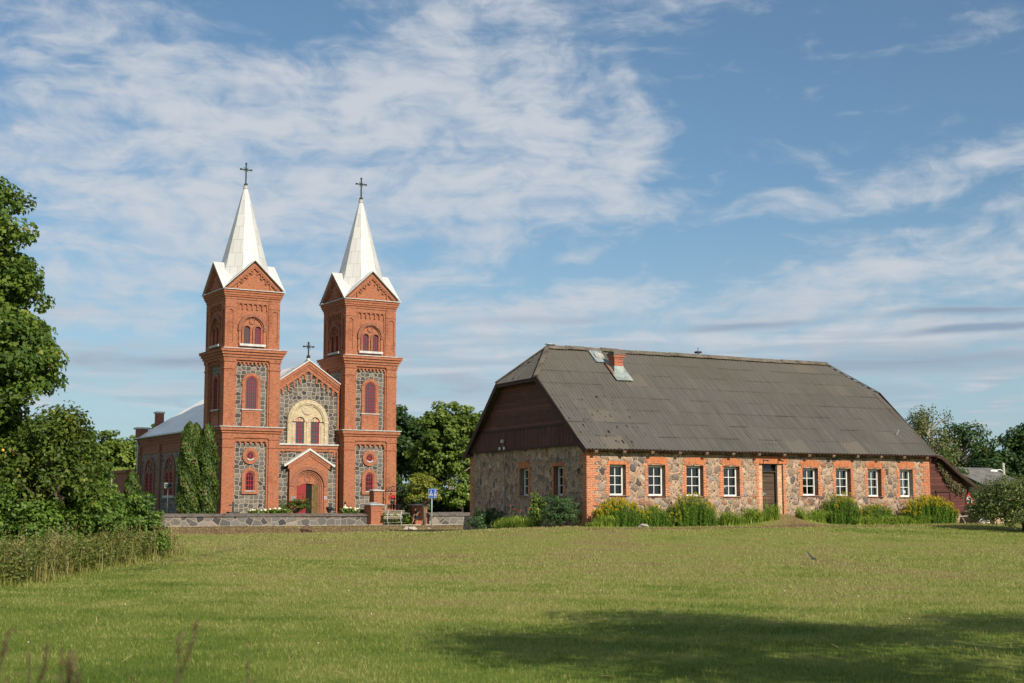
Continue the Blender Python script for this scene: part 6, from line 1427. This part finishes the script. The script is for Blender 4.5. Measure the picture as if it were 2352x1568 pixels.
def goldenrod(label, u, v, w, d, h, seed, bloom=1.0):
    rng = np.random.default_rng(seed); x, y = bw(u, v); z = float(gz(x, y)); t = thing('goldenrod_clump', label, 'plant', x, y, z, BY, 'goldenrod clumps along the barn wall')
    n = int(150*w*d+30); bx, by_ = rng.uniform(-w/2, w/2, n), rng.uniform(-d/2, d/2, n)
    e = 1-.55*(np.abs(bx)/(w/2))**3-.25*(np.maximum(-by_, 0)/(d/2))**2; hh_ = h*e*rng.uniform(.78, 1.10, n)
    lx, ly = rng.normal(size=n)*.08+bx*.12, rng.normal(size=n)*.08-.04
    m_ = 34; s = np.tile(np.linspace(.06, .93, m_), n)+rng.normal(size=n*m_)*.01; i = np.repeat(np.arange(n), m_)
    P = np.stack([bx[i]+lx[i]*s**2, by_[i]+ly[i]*s**2, hh_[i]*s], -1); a = rng.uniform(0, 2*pi, n*m_)
    N_ = unit(np.stack([np.cos(a)*.5, np.sin(a)*.5, np.ones(n*m_)], -1)); td = np.stack([np.cos(a), np.sin(a), .2+0*a], -1); P2 = P+td*.05
    leaf_cards('leaves', P2, N_, .125*(1-.45*s)*rng.uniform(.7, 1.2, n*m_), .028+0*s, [LF_GOLD], t, np.clip(rng.uniform(0, 1, n*m_)*.7+s*.3, 0, 1), rng, tdir=td)
    k = MB()
    for j in range(0, n): k.tube([(bx[j], by_[j], 0), (bx[j]+lx[j]*.3, by_[j]+ly[j]*.3, hh_[j]*.55), (bx[j]+lx[j], by_[j]+ly[j], hh_[j]*.98)], [.010, .008, .004], 3, cap=False)
    k.build('stems', [LF_GOLD], t, recalc=False, uvs=False)
    fb = np.where(rng.uniform(0, 1, n) < bloom)[0]; m_ = 30; i = np.repeat(fb, m_); q = len(i); r = rng.uniform(0, 1, q); a = rng.uniform(0, 2*pi, q)
    top = np.stack([bx[i]+lx[i], by_[i]+ly[i], hh_[i]], -1); P = top+np.stack([np.cos(a)*.05*r, np.sin(a)*.05*r, .04-.13*r*rng.uniform(.4, 1, q)], -1)
    leaf_cards('flowers', P, unit(rng.normal(size=(q, 3))+np.array([0, -.3, .8])), .042+0*r, .026+0*r, [FL_GOLD], t, np.clip(rng.uniform(0, 1, q), 0, 1), rng)['kind'] = 'stuff'
def gshrub(label, u, v, w, h, seed, m_=None, L=.13, dens=1.0, kind='bush'):
    x, y = bw(u, v); tree('garden_shrub', label, 'shrub', x, y, seed, [(0, 0, h*.48, w*.5, w*.45, h*.5), (-w*.2, -.1, h*.35, w*.35, w*.3, h*.35), (w*.2, -.1, h*.42, w*.33, w*.3, h*.38), (0, -.15, h*.18, w*.5, w*.4, h*.22)], int(85*dens), .20, 40, L, L*.42, m_ or LF_SHRUB, [(0, 0, 0), (0, 0, h*.6)], [.03, .012], 20, 'shrubs along the shaded gable wall', shell=.5, thin=.012)
goldenrod('goldenrod clump with bright yellow tops at the barn corner', 1.35, -.45, 1.95, .9, 1.12, 201, .85)
goldenrod('shorter goldenrod clump with hardly any flowers under the second window', 3.05, -.40, 1.45, .8, .90, 202, .12)
goldenrod('tall round goldenrod clump between the second and third windows', 5.05, -.42, 2.0, 1.0, 1.32, 203, .25)
goldenrod('tall goldenrod clump right of the door under two windows', 13.1, -.45, 1.75, .9, 1.40, 204, .25)
goldenrod('thin goldenrod clump with greyish tops under the second window from the right', 15.2, -.40, 1.7, .8, .95, 205, .18)
goldenrod('wide yellow-topped goldenrod clump before the shed door', 18.25, -.55, 2.6, 1.0, 1.22, 206, .75)
lily('daylily clump with orange flowers left of the barn door', 7.25, -.45, 1.6, .7, 211, 6)
lily('daylily clump beside the doorstep on its left', 8.65, -.55, 1.3, .7, 212, 5)
lily('daylily clump beside the doorstep on its right', 11.3, -.5, 1.3, .7, 213, 6, .55)
lily('leafy clump in front of the wide yellow-topped goldenrod', 16.6, -.95, 2.2, .5, 217, 0, .40)
lily('leafy clump under the tall goldenrod right of the door', 14.4, -.95, 1.8, .45, 218, 1, .42)
lily('pale arching daylily clump alone at the barn corner', .15, -.85, .95, .6, 214, 0, .50)
def sidelily(label, v, w, seed, h=.6): 
    lily(label, -1.0, v, w, 2.0, seed, 3, h)
sidelily('long pale daylily clump at the foot of the shaded gable wall', 5.4, .9, 215)
sidelily('daylily clump between the two shrubs of the shaded gable wall', 3.9, .9, 216, .55)
gshrub('dark shrub at the far end of the shaded gable wall', -.75, 8.3, 1.6, 1.15, 221)
gshrub('upright light green shrub under the gable window', -.55, 3.3, .70, 1.5, 222, LF_LIME, .13, .6)
gshrub('big blue-green shrub at the barn corner on the shaded side', -.55, 1.25, 1.45, 1.50, 223, None, .10, 1.5)
# dried clippings strip is part of the turf; vines on the shed
rng = np.random.default_rng(9); n = 480; s = rng.uniform(0, 1, n)
t = thing('climbing_vine', 'green and brown vine trailing down the shed boards', 'vine', *bw(19.2, .5), -.9, BY)
vp = np.stack([np.interp(s, [0, .25, .7, 1], [.55, .85, 1.6, 2.2])+rng.normal(size=n)*.09, -.06-np.abs(rng.normal(size=n))*.05, np.interp(s, [0, .25, .7, 1], [3.2, 2.6, 1.85, 1.75])+rng.normal(size=n)*.13], -1)
leaf_cards('foliage', vp, unit(np.stack([rng.normal(size=n)*.4, -np.ones(n), .5+rng.normal(size=n)*.3], -1)), .10+0*s, .085+0*s, [M_leaf('vine_leaf', (.045, .055, .018), (.085, .085, .028), (.15, .095, .04))], t, rng.uniform(0, 1, n), rng)
k = MB(); k.tube([(.5, -.05, 3.25), (.85, -.05, 2.6), (1.6, -.05, 1.85), (2.2, -.05, 1.75)], .015, 5); k.build('stem', [BARK], t)
# --- churchyard flowers
def hydrangea(label, u, v, w, h, z, seed, heads=12):
    rng = np.random.default_rng(seed); x, y = cw(u, v); t = thing('hydrangea', label, 'plant', x, y, z, CY, 'white hydrangeas by the church')
    n = int(650*w); P = np.stack([rng.uniform(-w/2, w/2, n), rng.normal(size=n)*.22, rng.uniform(0, 1, n)**.7*h*.85], -1)
    leaf_cards('leaves', P, unit(rng.normal(size=(n, 3))*.6+np.array([0, -.4, .9])), .15+0*P[:, 0], .10+0*P[:, 0], [LF_LIME], t, rng.uniform(0, 1, n), rng)
    for i in range(heads):
        c = (rng.uniform(-w/2, w/2), rng.uniform(-.32, .1), h*rng.uniform(.55, 1.05)); r = rng.uniform(.075, .125)
        bm = bmesh.new(); bmesh.ops.create_icosphere(bm, subdivisions=2, radius=r)
        for vv_ in bm.verts: vv_.co = Vector((vv_.co.x, vv_.co.y, vv_.co.z*.8))*(1+rng.uniform(-.16, .16))+Vector(c)
        me = bpy.data.meshes.new('flower_head'); bm.to_mesh(me); bm.free(); link('flower_head', me, t, [FL_WHITE])
for a in [('white hydrangea below the left tower', 2.1, -2.6, 1.3, .42, -.55, 1, 8), ('white hydrangea between the left tower and the porch', 3.7, -2.6, 1.5, .45, -.50, 2, 10), ('white hydrangea at the foot of the right tower', 9.35, -2.5, 1.2, .50, -.50, 3, 10), ('white hydrangea by the low brick pier', 10.4, -2.6, 1.1, .42, -.50, 4, 8),
          ('white hydrangea behind the front bench on its left', 12.05, -3.7, 1.2, .75, -1.15, 5, 9), ('white hydrangea behind the front bench on its right', 13.35, -3.6, 1.1, .75, -1.15, 6, 12)]: hydrangea(*a)
x, y = cw(5.4, -1.6); tree('garden_shrub', 'airy reddish green shrub in front of the church porch', 'shrub', x, y, 231, [(0, 0, .62, 1.1, .6, .62), (.6, 0, .8, .6, .5, .6), (-.7, 0, .45, .5, .4, .4)], 85, .22, 30, .13, .06, LF_APPLE2, [(0, 0, 0), (0, 0, .6)], [.03, .01], 40, None, z=-.55, thin=.012)
# --- tall dry grass and weeds at the left field edge and in front of the camera
def tallgrass(name, X_, Y_, h, wid, seed, m_, lean=.22, zoff=0.0):
    rng = np.random.default_rng(seed); n = len(X_); a = rng.uniform(0, 2*pi, n)
    base = np.stack([X_, Y_, gz(X_, Y_)+EZ+zoff], -1); hh_ = h*rng.uniform(.45, 1.15, n)
    o = strips(name, base, np.stack([np.cos(a), np.sin(a)], -1), hh_, hh_*lean*rng.uniform(.2, 1.6, n), wid*rng.uniform(.6, 1.4, n), [m_], None, rng.uniform(0, 1, n), 4, 2.5); return o
rng = np.random.default_rng(77)
def edge_pts(n, mx=.9):
    y_ = rng.uniform(29, 48, n); w_ = np.abs(rng.normal(size=n))*mx; x_ = -10.25-.03*(y_-40)-w_-.35*hsh(y_, y_*.3, 1.3); return x_, y_
x_, y_ = edge_pts(5200, 1.5); k_ = rng.uniform(0, 1, len(x_)) < .35+.65*(hsh(x_*2, y_*2, 1.2) > -.1); x_, y_ = x_[k_], y_[k_]
tag(tallgrass('tall_grass', x_, y_, (.22+.40*np.clip(.5+vnoise(x_*1.3, y_*1.1), 0, 1.2))*(.25+.75*ss(-10.25-.03*(y_-40)-x_, -.1, 1.0)), .018, 3, M_leaf('rough_grass', (.10, .14, .022), (.21, .24, .045), (.36, .32, .10)), .7), kind='stuff')
def tufts(n, mx, nt):
    cy_ = rng.uniform(30, 48, nt); cx2 = -10.35-.03*(cy_-40)-np.abs(rng.normal(size=nt))*mx; i = rng.integers(0, nt, n); return cx2[i]+rng.normal(size=n)*.13, cy_[i]+rng.normal(size=n)*.2
x_, y_ = tufts(480, .9, 30); tag(tallgrass('dry_grass', x_, y_, .90, .013, 4, M_leaf('half_dry_grass', (.13, .135, .035), (.24, .225, .065), (.40, .33, .13)), .6), kind='stuff')
# seed heads on the dry stalks
n = 170; x_, y_ = tufts(n, .8, 30); hz = rng.uniform(.7, 1.3, n); b0 = gz(x_, y_)+EZ; i = np.repeat(np.arange(n), 12); f = np.tile(np.linspace(0, 1, 12), n); q = len(i)
P = np.stack([x_[i]+.10*f+rng.normal(size=q)*.022, y_[i]+rng.normal(size=q)*.022, b0[i]+hz[i]*(.70+.30*f)], -1)
tag(leaf_cards('grass_seed_heads', P, unit(rng.normal(size=(q, 3))), .05+0*f, .016+0*f, [STRAW], None, rng.uniform(0, 1, q), rng), kind='stuff')
x_, y_ = tufts(170, .9, 24); tag(tallgrass('dry_stalks', x_, y_, 1.25, .010, 5, STRAW, .3), kind='stuff')
V_ = []
n = 2000; yl = rng.uniform(29.5, 47, n); xl = -10.75-np.abs(rng.normal(size=n))*1.1-.03*(yl-40); hz = rng.uniform(.35, .95, n); i = np.repeat(np.arange(n), 24); q = len(i); f = rng.uniform(0, 1, q)
P = np.stack([xl[i]+rng.normal(size=q)*.13*(.4+f), yl[i]+rng.normal(size=q)*.13*(.4+f), gz(xl, yl)[i]+EZ+hz[i]*f], -1)
tag(leaf_cards('wild_plants', P, unit(rng.normal(size=(q, 3))*.5+np.array([.2, -.3, .8])), .09*rng.uniform(.5, 1.3, q), .045+0*f, [M_leaf('weed_leaf', (.055, .080, .016), (.115, .145, .026), (.22, .22, .055))], None, rng.uniform(0, 1, q), rng), kind='stuff')
# blurred brown stalks close to the camera
DOCK = M_leaf('dock_stem', (.09, .055, .034), (.16, .098, .058), (.24, .15, .09), tr=(.1, .05, .03))
def dock(label, X_, Y_, ztop, seed, hh_=None, bush=1.0):
    rng = np.random.default_rng(seed); z0 = float(gz(X_, Y_)); t = thing('dock_plant', label, 'plant', X_, Y_, z0, rng.uniform(0, 6), 'dry dock stalks close to the camera'); H_ = ztop-z0
    k = MB(); k.tube([(0, 0, 0), (.02, 0, H_*.5), (.05, .01, H_*.97)], [.006, .005, .002], 5); st_ = [(.05, .01, H_)]
    br_ = []
    for j in range(int(7*bush)):
        f = rng.uniform(.55, .92); a = rng.uniform(0, 6.28); l = rng.uniform(.08, .22)*H_*.6; p = Vector((.04*f, 0, H_*f)); e = p+Vector((cos(a)*l*.35, sin(a)*l*.35, l)); k.tube([p, p.lerp(e, .5)+Vector((cos(a)*.01, sin(a)*.01, 0)), e], .003, 4); br_.append((p, e))
    br_.append((Vector((.03, 0, H_*.68)), Vector((.05, .01, H_)))); k.build('stem', [DOCK], t, uvs=False)
    P = []
    for p, e in br_:
        for j in range(20): f = rng.uniform(.25, 1); P.append(tuple(p.lerp(e, f)+Vector(rng.normal(size=3)*.009)))
    P = np.array(P); n = len(P); leaf_cards('seed_heads', P, unit(rng.normal(size=(n, 3))), .013+0*P[:, 0], .009+0*P[:, 0], [DOCK], t, rng.uniform(0, 1, n), rng)['kind'] = 'stuff'
DK = [(-1.75, 5.0, -.36), (-1.50, 5.0, -.42), (-1.62, 5.4, -.55), (-1.42, 5.3, -.60), (-1.85, 5.8, -.50), (-1.30, 5.1, -.57), (-1.66, 5.1, -.62), (-1.85, 5.3, -.47), (-1.5, 5.6, -.74), (-1.35, 5.6, -.70)]
for i, (a, c, e) in enumerate(DK): dock('blurred brown dock stalk in the bottom left corner', a*.62, c*.62, e*.62, 300+i, None, 1.0)
dock('single blurred brown stalk standing by itself in front of the lawn', -1.29*.6, 7.0*.6, -.66*.6, 320, None, .3)
dock('blurred reddish stalk at the edge of the corner stalks', -1.46*.6, 6.6*.6, -.50*.6, 321, None, .3)
n = 2200; x_ = rng.uniform(-2.4, -1.05, n)*rng.uniform(.9, 1.1, n); y_ = rng.uniform(4.6, 6.5, n); k_ = x_ < -.21*y_-.06; tag(tallgrass('foreground_grass', x_[k_], y_[k_], .80, .008, 8, M_leaf('brown_grass', (.050, .045, .018), (.095, .078, .032), (.16, .115, .055)), .2), kind='stuff')
# straw bits and small white flowers on the lawn
n = 700; y_ = rng.uniform(12, 60, n); x_ = rng.uniform(-1, 1, n)*(y_*.37+2); p_, q_ = bl(x_, y_); k_ = (q_ < -.6) | (p_ < -.6); k_ &= x_ > -9.6; x_, y_ = x_[k_], y_[k_]; n = len(x_)
P = np.stack([x_, y_, gz(x_, y_)+EZ+.045], -1); tag(leaf_cards('straw', P, unit(rng.normal(size=(n, 3))*.25+np.array([0, 0, 1])), rng.uniform(.06, .26, n), .011+0*x_, [STRAW], None, rng.uniform(.4, 1, n), rng), kind='stuff')
n = 70; y_ = rng.uniform(16, 58, n); x_ = rng.uniform(-1, 1, n)*(y_*.37+2); k_ = x_ > -9.6; x_, y_ = x_[k_], y_[k_]; n = len(x_); P = np.stack([x_, y_, gz(x_, y_)+EZ+.06], -1)
tag(leaf_cards('small_white_flowers', P, unit(rng.normal(size=(n, 3))*.4+np.array([0, -.5, 1])), .02+0*x_, .02+0*x_, [FL_WHITE], None, rng.uniform(0, 1, n), rng), kind='stuff')
